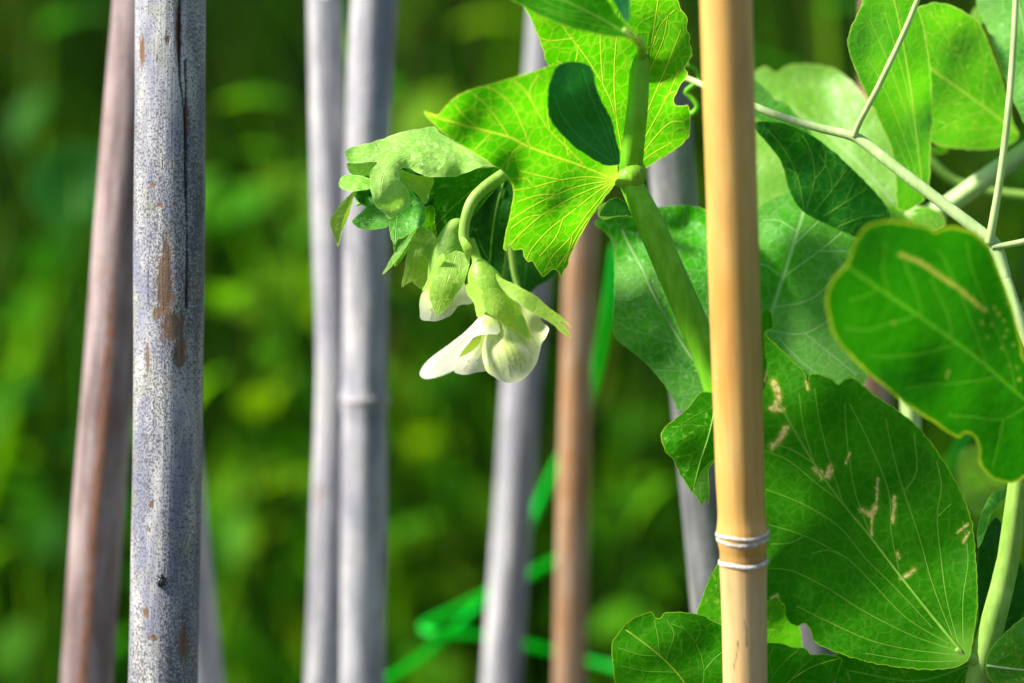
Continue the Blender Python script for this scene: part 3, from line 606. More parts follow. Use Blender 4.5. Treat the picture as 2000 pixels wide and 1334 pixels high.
# ------------------------------------------------------------ pea plant with the flower
rt = P(1452, 1800, .69); rt = (rt.x, rt.y, 0)
PA1 = empty('pea_plant', rt, 'pea plant with hanging white flower and backlit leaves beside the golden cane', 'pea plant')
gr = np.array(rt)
st = [P(1262, -260, .664), P(1258, -60, .664), P(1254, 60, .664), P(1246, 200, .664), P(1230, 345, .665)]
tube('stem', [tuple(p) for p in st], [px(16), px(17), px(18), px(20), px(23)], M_stem, PA1, sides=20, step=.002, world=True, ridge=.05)
st = [P(1222, 338, .665), P(1262, 420, .6645), P(1310, 530, .664), P(1358, 640, .6645), P(1400, 750, .666), P(1432, 900, .667), P(1449, 1120, .668), P(1452, 1334, .669), P(1455, 1600, .68), Vector((gr[0], gr[1], .2)), Vector((gr[0], gr[1], -.02))]
tube('stem', [tuple(p) for p in st], [px(q) for q in (20, 26, 27, 28, 28, 27, 26, 26, 26, 26, 24)], M_stem, PA1, sides=20, step=.002, world=True, ridge=.07)
tube('node_joint', [(1196, 352, .663), (1210, 352, .6635), (1226, 348, .6642), (1240, 340, .6645), (1252, 326, .667)], [6, 15, 25.5, 25, 10], M_stem_j, PA1, sides=18)

# rear stipule S2
leaf('stipule', PA1, [(1212, 330), (1190, 300), (1140, 230), (1070, 126), (1062, 101), (1049, 67), (1035, 34), (1026, 15), (1030, -12), (1080, -28), (1180, -36), (1270, -34), (1312, -20), (1324, 0), (1328, 13), (1343, 38), (1342, 56), (1349, 71), (1346, 84), (1353, 101), (1346, 118), (1339, 132), (1343, 147), (1328, 168), (1316, 193), (1320, 206), (1345, 208), (1348, 252), (1345, 269), (1316, 294), (1282, 315), (1253, 334), (1232, 345)],
     .678, M_young, tilt=(.50, -.55), pivot=(1230, 330), bumps=[(1110, 80, -2, 60), (1300, 120, -4, 60), (1330, 220, 3, 40)], veins=[[(1216, 310), (1207, 250), (1190, 190), (1150, 120), (1102, 55), (1080, 10)], [(1207, 250), (1200, 170), (1203, 90), (1212, 20)], [(1178, 165), (1174, 110), (1172, 50)], [(1130, 90), (1120, 130), (1090, 120)], [(1120, 75), (1075, 80), (1052, 72)],
      [(1254, 325), (1258, 250), (1266, 160), (1274, 80), (1286, 0)], [(1260, 230), (1285, 170), (1310, 110), (1330, 60)], [(1257, 275), (1290, 215), (1312, 170), (1325, 140)], [(1255, 300), (1285, 262), (1310, 240), (1335, 238)], [(1268, 140), (1295, 80), (1305, 30)], [(1252, 318), (1275, 300), (1310, 280)], [(1285, 170), (1312, 150)], [(1290, 215), (1300, 190), (1318, 178)], [(1272, 100), (1290, 50), (1318, 20)]], vw=1.9, grid=6, seed=3, jag=1.0)
# front stipule S1
leaf('stipule', PA1, [(1206, 348), (1200, 280), (1170, 200), (1140, 140), (1090, 125), (1040, 140), (980, 158), (920, 175), (885, 193), (858, 222), (842, 222), (828, 217), (838, 232), (851, 245), (879, 271), (925, 298), (962, 322), (981, 335), (1000, 361), (1002, 384), (995, 422), (986, 463), (983, 487), (989, 491), (995, 477), (1004, 489), (1020, 487), (1023, 501), (1032, 512), (1039, 510), (1048, 524), (1060, 541), (1069, 535), (1081, 526), (1090, 531), (1097, 541), (1102, 528), (1110, 517), (1113, 500), (1130, 468), (1148, 435), (1176, 394), (1197, 366)],
     .662, M_young, tilt=(.50, -.52), pivot=(1205, 350), bumps=[(880, 245, 4, 60), (960, 310, 3.5, 45), (1060, 480, 2, 70), (1100, 420, -1.5, 35), (1000, 200, -2, 70)],
     mid=[(1202, 352), (1134, 324), (1037, 289), (995, 268), (925, 250), (870, 235), (840, 224)], midw=3.2,
     veins=[[(1148, 330), (1110, 290), (1074, 255), (1045, 210), (1025, 175), (1005, 160)], [(1074, 255), (1070, 210), (1085, 160)], [(1037, 289), (1020, 245), (1000, 205), (972, 180), (955, 172)], [(995, 268), (970, 230), (945, 200), (925, 185)], [(935, 252), (905, 225), (890, 205)], [(1045, 210), (1035, 180), (1050, 150)], [(1110, 300), (1100, 250), (1110, 190)],
            [(1195, 352), (1150, 346), (1097, 352), (1041, 366), (1004, 372)], [(1097, 352), (1060, 345), (1020, 335)], [(1192, 354), (1140, 362), (1088, 380), (1037, 405), (996, 431)], [(1192, 356), (1150, 372), (1111, 390), (1060, 420), (1018, 456), (1000, 476)], [(1193, 358), (1160, 380), (1125, 408), (1075, 447), (1040, 485), (1030, 505)], [(1195, 360), (1172, 388), (1148, 417), (1111, 468), (1080, 500), (1064, 530)], [(1197, 362), (1165, 405), (1130, 455), (1104, 510)],
            [(1088, 380), (1050, 382), (1010, 395)], [(1060, 420), (1030, 425), (1000, 445)], [(1100, 428), (1085, 465), (1055, 500)], [(1020, 282), (1000, 300), (990, 330)], [(1041, 366), (1030, 350), (1010, 350)], [(1120, 455), (1110, 490), (1090, 520)], [(960, 258), (945, 275), (930, 290)]], vw=1.9, grid=5.5, pale=(1205, 350, 55), seed=5, jag=.5, rib=False, relief=.06)
# its lobe folded over the front, bluish upper face
leaf('stipule_lobe', PA1, [(1209, 320), (1181, 323), (1165, 315), (1127, 290), (1098, 264), (1074, 231), (1069, 201), (1072, 168), (1085, 134), (1102, 122), (1135, 122), (1152, 130), (1160, 145), (1165, 172), (1177, 201), (1194, 235), (1202, 269), (1210, 298)],
     .6570, M_teal, tilt=(.42, -.42), pivot=(1205, 330), bumps=[(1110, 180, -3.0, 60), (1160, 250, 1.2, 30)], mid=[(1203, 316), (1160, 260), (1125, 205), (1105, 150)], midw=1.4, rib=False, veins=[[(1200, 312), (1180, 250), (1155, 190), (1140, 140)], [(1195, 316), (1140, 275), (1100, 230), (1085, 190)], [(1205, 310), (1195, 265), (1172, 215)]], vw=1.6, seed=8, rimw=1.6, wave=.3, relief=.10, label='dark bluish lobe folded over the bright stipule')
# leaflets at the top
lf = leaf('leaflet', PA1, [(1246, 82), (1221, 75), (1190, 72), (1148, 63), (1106, 52), (1064, 36), (1026, 15), (999, 0), (992, -14), (1020, -30), (1080, -38), (1150, -28), (1186, -2), (1202, 25), (1223, 46), (1236, 62)], .633, M_mature, tilt=(.05, .2), pivot=(1240, 75), bumps=[(1100, 20, -2, 60)], mid=[(1240, 76), (1180, 40), (1110, 5), (1050, -18)], midw=2.4, veins=[[(1215, 60), (1150, 45), (1090, 30), (1040, 10)], [(1180, 40), (1120, 30), (1060, 15)], [(1150, 25), (1100, 18), (1050, -5)]], vw=1.3, seed=12, ribmat=M_midrib_d)
tube('petiole', [(1218, 58, .633), (1240, 76, .635), (1252, 86, .648), (1254, 112, .664)], [7, 8, 9, 9], M_stem_l, PA1)
leaf('leaflet', PA1, [(1228, 42), (1214, 32), (1202, 10), (1190, -15), (1198, -35), (1220, -35), (1232, -15), (1230, 15)], .630, M_teal, tilt=(.1, .1), mid=[(1226, 38), (1215, 0), (1210, -28)], rib=False, midw=1.2, seed=13)

# flower stalk, flower
tube('flower_stalk', [(1210, 348, .672), (1120, 335, .674), (1040, 318, .672), (1000, 328, .668), (984, 341, .6645), (948, 366, .662), (922, 394, .661), (909, 430, .6605), (906, 462, .6605), (913, 482, .6605)], [9, 10, 11, 12, 12.5, 12, 11.5, 10.5, 10.5, 10], M_stem_l, PA1, sides=16)
leaf('bract', PA1, [(903, 462), (901, 478), (906, 495), (912, 508), (916, 516), (918, 506), (920, 490), (920, 478)], .6592, M_sepal, rimw=1.2, grid=4, bumps=[(910, 480, -.5, 14)])
FL = tube('flower', [(918, 468, .6610), (925, 486, .6612), (931, 506, .6612), (935, 516, .661), (940, 533, .661), (949, 556, .661), (960, 582, .661), (968, 600, .661)], [9, 9, 9.5, 17, 28, 35.5, 36, 33], M_sepal, PA1, sides=28, step=3.0)
FL['label'] = 'open white flower hanging nodding, with pale green calyx'
for nm in ('vein', 'rim', 'scar'): fattr(FL, nm, np.zeros(len(FL.data.vertices)))
D0 = .659
# standard petal, domed towards the camera
leaf('petal', FL, [(955, 630), (948, 655), (943, 675), (942, 698), (949, 723), (964, 736), (982, 745), (1000, 748), (1018, 743), (1034, 730), (1048, 709), (1054, 689), (1058, 671), (1066, 660), (1072, 646), (1070, 638), (1059, 627), (1045, 608), (1015, 590), (980, 590)], D0, M_petal, tilt=(-.12, .12), pivot=(1000, 660), bumps=[(990, 685, -3.2, 48), (1060, 640, 2.0, 22)], veins=[[(985, 610), (976, 650), (974, 690), (984, 730)], [(988, 612), (984, 660), (992, 700), (998, 738)], [(990, 614), (996, 655), (1012, 690), (1018, 725)], [(994, 614), (1008, 650), (1030, 680), (1036, 705)], [(998, 612), (1020, 640), (1040, 660), (1050, 680)], [(980, 612), (965, 655), (955, 690), (957, 715)], [(974, 690), (965, 715)], [(992, 700), (1005, 722)], [(984, 660), (1000, 685), (1008, 712)], [(1012, 690), (1028, 708)], [(1008, 650), (1022, 662), (1040, 690)], [(976, 650), (968, 680)]], vw=1.7, seed=21, grid=4.5, wave=.15, rimw=1.2, tint=(972, 640, 150), relief=.08, jag=.4)
# wing petal reaching left, bright on top
leaf('petal', FL, [(949, 604), (933, 622), (910, 646), (879, 671), (847, 694), (827, 714), (820, 730), (825, 738), (838, 740), (859, 735), (879, 727), (888, 721), (892, 708), (898, 694), (906, 682), (924, 661), (937, 655), (955, 653), (971, 653), (977, 649), (973, 628), (964, 612)], D0-.0035, M_petal, tilt=(.12, .75), pivot=(930, 660), bumps=[(850, 715, -1.0, 30), (950, 630, -1.5, 25)], veins=[[(950, 625), (905, 665), (860, 705), (838, 728)]], vw=.6, seed=22, grid=4.5, wave=.2, rimw=0, relief=.05, jag=.3, tint=(960, 620, 25))
leaf('petal', FL, [(942, 655), (934, 674), (918, 688), (900, 697), (884, 710), (886, 724), (893, 730), (910, 732), (933, 727), (951, 725), (966, 710), (965, 680), (955, 662)], D0+.0022, M_petal, tilt=(.25, .25), pivot=(930, 700), bumps=[(925, 705, -1.2, 30)], veins=[[(945, 670), (925, 695), (905, 722)], [(948, 675), (936, 700), (930, 722)]], vw=.7, seed=23, grid=4.5, wave=.2, rimw=0, jag=.5, tint=(950, 660, 45), relief=.04)
leaf('petal', FL, [(958, 640), (940, 650), (918, 668), (900, 688), (882, 708), (872, 716), (892, 712), (915, 700), (938, 685), (955, 668)], D0+.0055, M_keel, tilt=(.1, .2), seed=24, grid=5, wave=.1, rimw=0, tint=(930, 680, 60), label='yellow-green keel inside the flower')
# sepals
leaf('sepal', FL, [(940, 572), (942, 588), (951, 610), (967, 619), (982, 633), (1000, 643), (1023, 658), (1039, 665), (1036, 655), (1027, 628), (1018, 608), (1005, 588), (985, 572), (962, 562)], D0-.0062, M_sepal, tilt=(.2, .1), pivot=(970, 590), bumps=[(985, 605, -1.2, 30)], mid=[(955, 578), (985, 602), (1012, 632), (1032, 655)], midw=1.3, rib=False, veins=[[(950, 585), (985, 622), (1010, 642)], [(965, 575), (1000, 605), (1020, 635)]], vw=.9, seed=25, grid=4.5, rimw=1.5, relief=.05)
leaf('sepal', FL, [(968, 534), (982, 545), (1016, 561), (1050, 581), (1072, 601), (1095, 617), (1117, 639), (1108, 634), (1095, 627), (1105, 640), (1115, 660), (1104, 654), (1095, 647), (1072, 628), (1039, 610), (1009, 590), (987, 571), (975, 555)], D0-.0055, M_sepal, tilt=(.1, .5), pivot=(990, 560), bumps=[(1020, 580, -.8, 30)], mid=[(975, 550), (1015, 575), (1060, 605), (1100, 640)], midw=1.2, rib=False, seed=26, grid=4.5, rimw=1.5, relief=.05)
leaf('sepal', FL, [(910, 556), (914, 577), (926, 592), (931, 618), (937, 622), (948, 606), (946, 585), (935, 560)], D0-.004, M_sepal, tilt=(-.8, 0), seed=27, grid=4.5, rimw=1.2)

# half-open bud left of the flower
BD = tube('flower_bud', [(905, 438, 0.6695), (893, 440, 0.6695), (884, 452, 0.6700), (877, 480, 0.6705), (872, 520, 0.6710), (866, 560, 0.6715), (858, 590, 0.6720)], [8, 15, 19, 29, 35, 31, 15], M_sepal, PA1, sides=24, step=3.0)
for nm in ('vein', 'rim', 'scar'): fattr(BD, nm, np.zeros(len(BD.data.vertices)))
BD['label'] = 'half-open bud with white petal edge under green sepals'
leaf('petal', BD, [(845, 540), (832, 560), (820, 581), (819, 600), (822, 623), (838, 627), (863, 625), (883, 613), (899, 596), (924, 592), (915, 570), (895, 540)], 0.6675, M_petal, tilt=(-.1, -.2), bumps=[(860, 590, -2.2, 35)], seed=31, grid=5, rimw=0, tint=(835, 560, 60), veins=[[(850, 560), (845, 600), (842, 622)], [(865, 570), (870, 618)]], vw=.8)
leaf('sepal', BD, [(867, 505), (853, 525), (845, 545), (838, 572), (842, 592), (853, 617), (862, 610), (872, 603), (892, 574), (906, 552), (916, 520), (914, 500), (890, 490)], 0.6635, M_sepal, tilt=(-.1, .05), bumps=[(875, 550, -2.0, 35)], mid=[(890, 500), (875, 545), (855, 608)], midw=1.2, rib=False, seed=32, grid=5, veins=[[(900, 505), (892, 545), (868, 595)], [(875, 505), (858, 550), (850, 590)]], vw=.8, rimw=1.5)
leaf('sepal', BD, [(863, 495), (845, 525), (834, 547), (824, 568), (829, 566), (843, 545), (856, 525), (868, 505)], 0.6642, M_sepal, tilt=(-.6, 0), seed=33, grid=5, rimw=1.2)

# folded young leaves at the shoot tip
tube('shoot', [(1205, 352, 0.6840), (1100, 345, 0.6920), (1000, 335, 0.6920), (920, 330, 0.6880), (850, 345, 0.6840), (790, 360, 0.6820)], [12, 12, 11, 10, 8, 5], M_stem_l, PA1)
leaf('young_leaf', PA1, [(674, 302), (682, 289), (729, 277), (783, 258), (823, 251), (848, 248), (862, 262), (900, 280), (940, 300), (963, 324), (949, 323), (922, 333), (890, 344), (850, 346), (818, 339), (797, 328), (780, 333), (782, 350), (790, 364), (799, 380), (800, 402), (780, 415), (760, 428), (749, 413), (734, 403), (729, 388), (723, 364), (724, 334), (736, 317), (700, 318), (682, 317)], .6665, M_bloom, tilt=(.12, .15), pivot=(830, 320), bumps=[(690, 265, 6, 40), (750, 250, 9, 45), (820, 230, 10, 50), (890, 245, 9, 50), (745, 370, -2, 40), (800, 335, 1.5, 22), (900, 345, 1.5, 30), (790, 400, 3, 25)], seed=41, wave=.25, wscale=60, mid=[(955, 322), (890, 305), (800, 300), (750, 340), (745, 400)], midw=1.2, rib=False, auto=4, vw=.8, rimw=1.8, label='pale waxy young leaf arching over the shoot tip')
leaf('young_leaf', PA1, [(727, 385), (734, 403), (749, 413), (761, 425), (760, 440), (763, 462), (771, 478), (777, 467), (788, 465), (811, 448), (830, 433), (829, 401), (813, 383), (800, 372), (780, 365), (745, 370)], .6675, M_glau, tilt=(-.1, .25), pivot=(770, 420), bumps=[(790, 420, 1.5, 30)], seed=42, mid=[(785, 370), (778, 400), (773, 440), (771, 472)], midw=1.4, auto=4, vw=1.0, fold=.08, rib=False)
leaf('young_leaf', PA1, [(784, 332), (778, 340), (779, 352), (788, 365), (797, 372), (803, 382), (801, 372), (812, 378), (823, 392), (830, 398), (838, 376), (848, 350), (815, 342), (800, 338)], 0.6710, M_sepal, tilt=(.2, .2), seed=43, grid=5, veins=[[(790, 345), (800, 368)], [(800, 342), (808, 362)]], vw=1)
leaf('young_leaf', PA1, [(662, 360), (666, 346), (684, 341), (722, 349), (724, 367), (692, 374), (668, 369)], 0.6720, M_bloom, tilt=(.1, .7), seed=44, grid=5, rimw=1.2)
leaf('young_leaf', PA1, [(679, 318), (684, 339), (700, 344), (722, 347), (740, 330), (738, 316), (705, 318)], 0.6755, M_bloom, tilt=(.1, -.4), seed=45, grid=5, rimw=1.2)
for q in range(4): tube('sepal_tip', [(696+q*5, 400-q*9, .680), (712+q*4, 394-q*7, .679), (730, 386-q*6, .679)], [2.5, 4, 4.5], M_stem_l if q % 2 else M_stem, PA1, sides=8)
leaf('young_leaf', PA1, [(687, 432), (699, 420), (726, 398), (745, 412), (763, 430), (756, 443), (734, 448), (712, 449), (697, 443)], 0.6720, M_glau, tilt=(.1, .1), seed=46, mid=[(758, 436), (725, 428), (692, 434)], midw=1.4, rib=False, auto=4, vw=.8, bumps=[(730, 425, 1.2, 22)])
leaf('young_leaf', PA1, [(694, 374), (686, 403), (679, 428), (668, 453), (661, 480), (653, 465), (645, 440), (647, 425), (662, 403), (679, 383)], 0.6735, M_sepal, tilt=(.4, -.2), seed=47, mid=[(690, 380), (670, 425), (660, 472)], midw=1.5, rib=False, fold=.15, vw=.8, auto=3)
leaf('young_leaf', PA1, [(848, 344), (922, 330), (976, 326), (985, 345), (950, 390), (915, 430), (902, 440), (862, 466), (853, 478), (828, 482), (825, 495), (822, 480), (825, 460), (826, 430), (830, 405), (838, 376)], 0.6775, M_mature, tilt=(.1, -.2), seed=48, mid=[(975, 335), (915, 378), (860, 430), (830, 475)], midw=2, auto=5, vw=1.0, bumps=[(840, 440, 2, 25)], ribmat=M_midrib_d)
leaf('young_leaf', PA1, [(828, 408), (848, 405), (850, 440), (853, 477), (828, 481), (823, 497), (823, 460)], 0.6750, M_young, tilt=(.5, -.2), seed=49, grid=5, rimw=1.5)
leaf('sepal', PA1, [(746, 536), (754, 522), (778, 482), (813, 446), (806, 462), (787, 492), (769, 515), (756, 530)], 0.6730, M_pale, tilt=(-.3, .4), seed=50, grid=5, rimw=1)
leaf('sepal', PA1, [(784, 561), (791, 522), (796, 490), (801, 458), (825, 440), (855, 470), (850, 500), (843, 524), (813, 545), (797, 553)], 0.6745, M_sepal, tilt=(.2, -.1), seed=51, mid=[(825, 445), (808, 500), (787, 556)], midw=1.4, rib=False, auto=3, vw=.8, bumps=[(820, 500, -1.5, 25)])
leaf('sepal', PA1, [(806, 543), (812, 556), (822, 563), (836, 556), (850, 530), (856, 510), (840, 520)], 0.6770, M_sepal, tilt=(.2, -.1), seed=52, grid=5)
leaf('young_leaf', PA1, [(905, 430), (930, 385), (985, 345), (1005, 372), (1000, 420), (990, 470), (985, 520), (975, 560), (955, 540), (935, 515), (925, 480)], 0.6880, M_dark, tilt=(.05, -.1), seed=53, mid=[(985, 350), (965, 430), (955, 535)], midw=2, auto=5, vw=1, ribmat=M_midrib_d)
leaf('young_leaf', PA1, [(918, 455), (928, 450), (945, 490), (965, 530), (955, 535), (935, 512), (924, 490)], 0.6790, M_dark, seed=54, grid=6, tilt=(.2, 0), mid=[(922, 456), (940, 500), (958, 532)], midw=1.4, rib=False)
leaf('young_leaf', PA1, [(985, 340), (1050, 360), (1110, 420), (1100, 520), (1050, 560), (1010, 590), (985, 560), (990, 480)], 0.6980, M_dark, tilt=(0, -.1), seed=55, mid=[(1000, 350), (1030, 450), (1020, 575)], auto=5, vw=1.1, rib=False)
tube('flower_stalk', [(996, 400, 0.6910), (998, 480, 0.6900), (1004, 530, 0.6900), (1012, 562, 0.6900)], [7, 7, 6.5, 6], M_stem_l, PA1)

# more young blades packed into the clump
for q, (ol_, d_, m_, ti_) in enumerate([
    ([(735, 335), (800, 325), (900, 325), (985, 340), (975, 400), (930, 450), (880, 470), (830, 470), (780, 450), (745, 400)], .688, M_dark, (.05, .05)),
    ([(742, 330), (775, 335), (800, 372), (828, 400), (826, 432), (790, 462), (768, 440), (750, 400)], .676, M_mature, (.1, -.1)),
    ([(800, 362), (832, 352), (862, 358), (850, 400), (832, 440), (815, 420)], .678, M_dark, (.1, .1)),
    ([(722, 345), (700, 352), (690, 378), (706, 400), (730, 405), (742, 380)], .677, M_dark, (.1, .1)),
    ([(770, 455), (790, 450), (800, 470), (790, 500), (772, 520), (768, 490)], .674, M_fresh, (.2, -.2))]):
    leaf('young_leaf', PA1, ol_, d_, m_, tilt=ti_, seed=200+q, grid=6, wave=1.0, wscale=50, mid=[tuple(np.mean([ol_[0], ol_[1]], 0)), tuple(np.mean(ol_, 0)), tuple(np.array(ol_[len(ol_)//2+1], float))], midw=1.4, auto=3, vw=.8, rib=False)

# leaves at the joint hidden behind the golden cane
leaf('stipule', PA1, [(1161, 433), (1200, 424), (1228, 422), (1262, 410), (1298, 403), (1340, 401), (1381, 410), (1430, 440), (1440, 560), (1430, 700), (1393, 768), (1355, 790), (1326, 803), (1316, 784), (1298, 752), (1275, 724), (1247, 696), (1210, 668), (1196, 640), (1200, 566), (1200, 501), (1191, 464)], .684, M_glau, tilt=(-.2, .1), pivot=(1400, 760), bumps=[(1210, 600, -5, 55), (1300, 650, 4, 60), (1220, 470, 3, 60), (1340, 430, 7, 60), (1260, 520, -2, 40)], mid=[(1405, 765), (1345, 690), (1290, 600), (1250, 520), (1215, 450)], midw=3, auto=6, vw=1.6, seed=61, ribmat=M_midrib_p, label='bluish green wavy stipule behind the stem')
leaf('leaflet', PA1, [(1420, 765), (1393, 766), (1368, 766), (1349, 789), (1326, 812), (1298, 835), (1291, 854), (1300, 882), (1316, 900), (1326, 923), (1344, 951), (1354, 961), (1366, 930), (1386, 905), (1420, 870)], .660, M_mature, tilt=(.1, .15), pivot=(1400, 800), bumps=[(1330, 860, -2, 35)], mid=[(1400, 780), (1385, 850), (1368, 900), (1354, 955)], midw=2, auto=4, vw=1.3, ang=58, seed=62, fold=.06, ribmat=M_midrib_d)
leaf('leaflet', PA1, [(1350, 955), (1362, 972), (1372, 988), (1377, 975), (1384, 985), (1386, 950), (1386, 914), (1420, 880), (1400, 870), (1370, 900)], .664, M_fresh, tilt=(.2, -.3), seed=63, grid=5)
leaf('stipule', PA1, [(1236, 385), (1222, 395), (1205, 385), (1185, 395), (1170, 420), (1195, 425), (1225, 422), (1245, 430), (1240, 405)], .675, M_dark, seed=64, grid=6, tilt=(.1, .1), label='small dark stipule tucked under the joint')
leaf('leaflet', PA1, [(1180, 396), (1168, 408), (1170, 424), (1186, 428), (1202, 418), (1198, 402)], .684, M_pale, seed=65, grid=6, tilt=(.1, .3))
# leaves low by the golden cane
leaf('leaflet', PA1, [(1440, 1420), (1448, 1330), (1440, 1240), (1412, 1222), (1393, 1212), (1370, 1201), (1334, 1196), (1300, 1196), (1290, 1207), (1279, 1206), (1272, 1195), (1240, 1206), (1217, 1225), (1198, 1251), (1194, 1268), (1197, 1300), (1202, 1340), (1225, 1400), (1290, 1460), (1370, 1460)], .670, M_mature, tilt=(-.05, -.1), pivot=(1400, 1400), bumps=[(1270, 1260, -1.5, 50), (1380, 1260, 1, 40)], mid=[(1395, 1440), (1338, 1334), (1289, 1281), (1250, 1250), (1222, 1230)], midw=2.4, veins=[[(1289, 1281), (1283, 1240), (1278, 1215)], [(1365, 1385), (1374, 1310), (1358, 1255), (1330, 1222)], [(1374, 1310), (1395, 1285), (1415, 1270)], [(1358, 1255), (1368, 1230), (1360, 1212)], [(1300, 1290), (1315, 1240), (1303, 1212)], [(1289, 1281), (1250, 1278), (1210, 1265)], [(1318, 1312), (1260, 1310), (1215, 1300)], [(1330, 1225), (1312, 1218)], [(1330, 1250), (1331, 1275)], [(1340, 1340), (1280, 1345), (1225, 1350)]], vw=1.5, seed=66, grid=6)
leaf('leaflet', PA1, [(1452, 1430), (1445, 1330), (1470, 1265), (1500, 1256), (1523, 1256), (1549, 1264), (1572, 1266), (1582, 1277), (1601, 1277), (1621, 1279), (1643, 1284), (1642, 1300), (1630, 1330), (1600, 1390), (1530, 1440)], .671, M_mature, tilt=(.15, -.15), pivot=(1470, 1400), bumps=[(1560, 1290, -1.2, 40)], mid=[(1465, 1420), (1520, 1350), (1580, 1305), (1640, 1286)], midw=2, veins=[[(1490, 1385), (1510, 1320), (1540, 1285), (1560, 1268)], [(1510, 1320), (1502, 1285), (1512, 1262)], [(1530, 1343), (1560, 1310), (1590, 1282)], [(1480, 1400), (1482, 1340), (1490, 1285)]], vw=1.5, seed=67, grid=6)
leaf('leaflet', PA1, [(1420, 1085), (1405, 1097), (1389, 1121), (1376, 1154), (1366, 1180), (1360, 1200), (1370, 1240), (1420, 1290), (1500, 1300), (1560, 1275), (1566, 1250), (1556, 1200), (1540, 1160), (1500, 1100), (1460, 1075)], .686, M_fresh, tilt=(.5, -.5), pivot=(1450, 1290), bumps=[(1530, 1210, -3, 40)], mid=[(1455, 1290), (1440, 1200), (1445, 1090)], midw=2.4, auto=5, vw=1.2, seed=68, ribmat=M_midrib)
# curl of tendril by the cut cane top
tube('tendril', [(1330, 215, .70), (1350, 222, .699), (1362, 208, .698), (1352, 192, .698), (1340, 180, .698), (1352, 168, .697), (1366, 155, .696), (1360, 138, .695), (1346, 128, .694), (1342, 116, .694), (1352, 108, .694)], [4.5, 5, 5, 5, 5, 5, 4.5, 4, 3.5, 3, 2], M_stem, PA1, sides=8)

# ------------------------------------------------------------ pea plant at the right edge: large holed leaf, blurred front leaf, tendril
rt = P(1925, 1700, .70); rt = (rt.x, rt.y, 0); gr = np.array(rt)
PB = empty('pea_plant', rt, 'pea plant at the right edge with large dark holed leaf and pale forking tendril', 'pea plant')
st = [P(2075, 600, .662), P(2035, 760, .664), P(1992, 930, .667), P(1970, 1090, .669), P(1925, 1270, .670), P(1905, 1345, .672), P(1900, 1500, .68), Vector((gr[0], gr[1], .25)), Vector((gr[0], gr[1], -.02))]
tube('stem', [tuple(p) for p in st], [px(q) for q in (18, 19, 20, 21, 24, 22, 22, 22, 21)], M_stem_l, PB, sides=18, step=.002, world=True, ridge=.06)
L1 = leaf('stipule', PB, [(1892, 1286), (1897, 1271), (1908, 1194), (1908, 1123), (1900, 1029), (1878, 963), (1845, 903), (1801, 842), (1757, 804), (1708, 771), (1669, 740), (1650, 740), (1639, 751), (1620, 738), (1584, 729), (1577, 750), (1570, 727), (1531, 688), (1493, 652), (1470, 640), (1452, 700), (1440, 850), (1436, 1000), (1450, 1110), (1470, 1160), (1498, 1174), (1515, 1167), (1531, 1183), (1534, 1203), (1551, 1222), (1573, 1219), (1584, 1236), (1592, 1255), (1642, 1277), (1708, 1296), (1790, 1307), (1845, 1307), (1878, 1299)],
     .668, M_mature, tilt=(-.08, .20), pivot=(1880, 1280), bumps=[(1720, 900, 3.0, 110), (1560, 1120, -3, 110), (1850, 1080, 3, 70), (1600, 780, -3, 60)], fold=-.045, mid=[(1880, 1275), (1818, 1200), (1757, 1123), (1702, 1051), (1647, 985), (1592, 908), (1543, 826), (1512, 770)], midw=3.6,
     veins=[[(1850, 1255), (1768, 1205), (1700, 1135), (1653, 1090), (1570, 1046), (1500, 1024)], [(1820, 1225), (1750, 1150), (1690, 1090), (1640, 1030), (1570, 985), (1495, 955)], [(1862, 1268), (1780, 1240), (1690, 1195), (1610, 1145), (1545, 1115), (1490, 1110)], [(1865, 1278), (1780, 1268), (1700, 1250), (1620, 1215), (1560, 1185)], [(1647, 985), (1590, 940), (1540, 900), (1495, 880)], [(1592, 908), (1550, 880), (1505, 865)], [(1870, 1290), (1790, 1290), (1690, 1275)],
            [(1872, 1262), (1850, 1180), (1838, 1100), (1830, 1010), (1838, 950), (1830, 905)], [(1865, 1258), (1820, 1140), (1795, 1050), (1765, 960), (1745, 890), (1730, 820)], [(1757, 1123), (1740, 1040), (1735, 960), (1700, 870), (1660, 790)], [(1702, 1051), (1670, 960), (1655, 870), (1650, 790)], [(1592, 908), (1570, 840), (1560, 770)], [(1880, 1255), (1880, 1170), (1890, 1090), (1880, 1020)], [(1647, 985), (1620, 900), (1600, 820), (1590, 760)], [(1765, 960), (1790, 920), (1785, 850)], [(1830, 1010), (1855, 985)], [(1653, 1090), (1620, 1075), (1590, 1080)], [(1570, 1046), (1545, 1060), (1505, 1062)]],
     vw=1.9, pale=(1880, 1275, 80), grid=6, seed=71, wave=.45, wscale=230, relief=.05, ribmat=M_midrib_d, scars=[([(1510, 745), (1520, 775), (1512, 800)], 9), ([(1505, 798), (1530, 800)], 6), ([(1535, 835), (1520, 862), (1508, 872)], 9), ([(1592, 915), (1607, 932)], 8), ([(1622, 912), (1618, 930)], 9), ([(1714, 935), (1712, 980), (1704, 1010), (1702, 1048)], 3.5), ([(1682, 995), (1700, 1003), (1710, 990)], 8), ([(1747, 970), (1744, 1020)], 5), ([(1762, 1128), (1775, 1122), (1785, 1112)], 6), ([(1870, 1040), (1890, 1024)], 4), ([(1882, 1058), (1892, 1040)], 4), ([(1508, 1168), (1518, 1164)], 6), ([(1575, 745), (1578, 760)], 4), ([(1652, 905), (1660, 885)], 3), ([(1753, 1080), (1756, 1090)], 5)], jag=1.0, label='large dark green stipule with pale scars and holes')
tube('joint', [(1868, 1268, .6680), (1886, 1280, .6685), (1904, 1288, .6695), (1916, 1294, .671)], [5, 9, 13, 15], M_stem_l, PB)
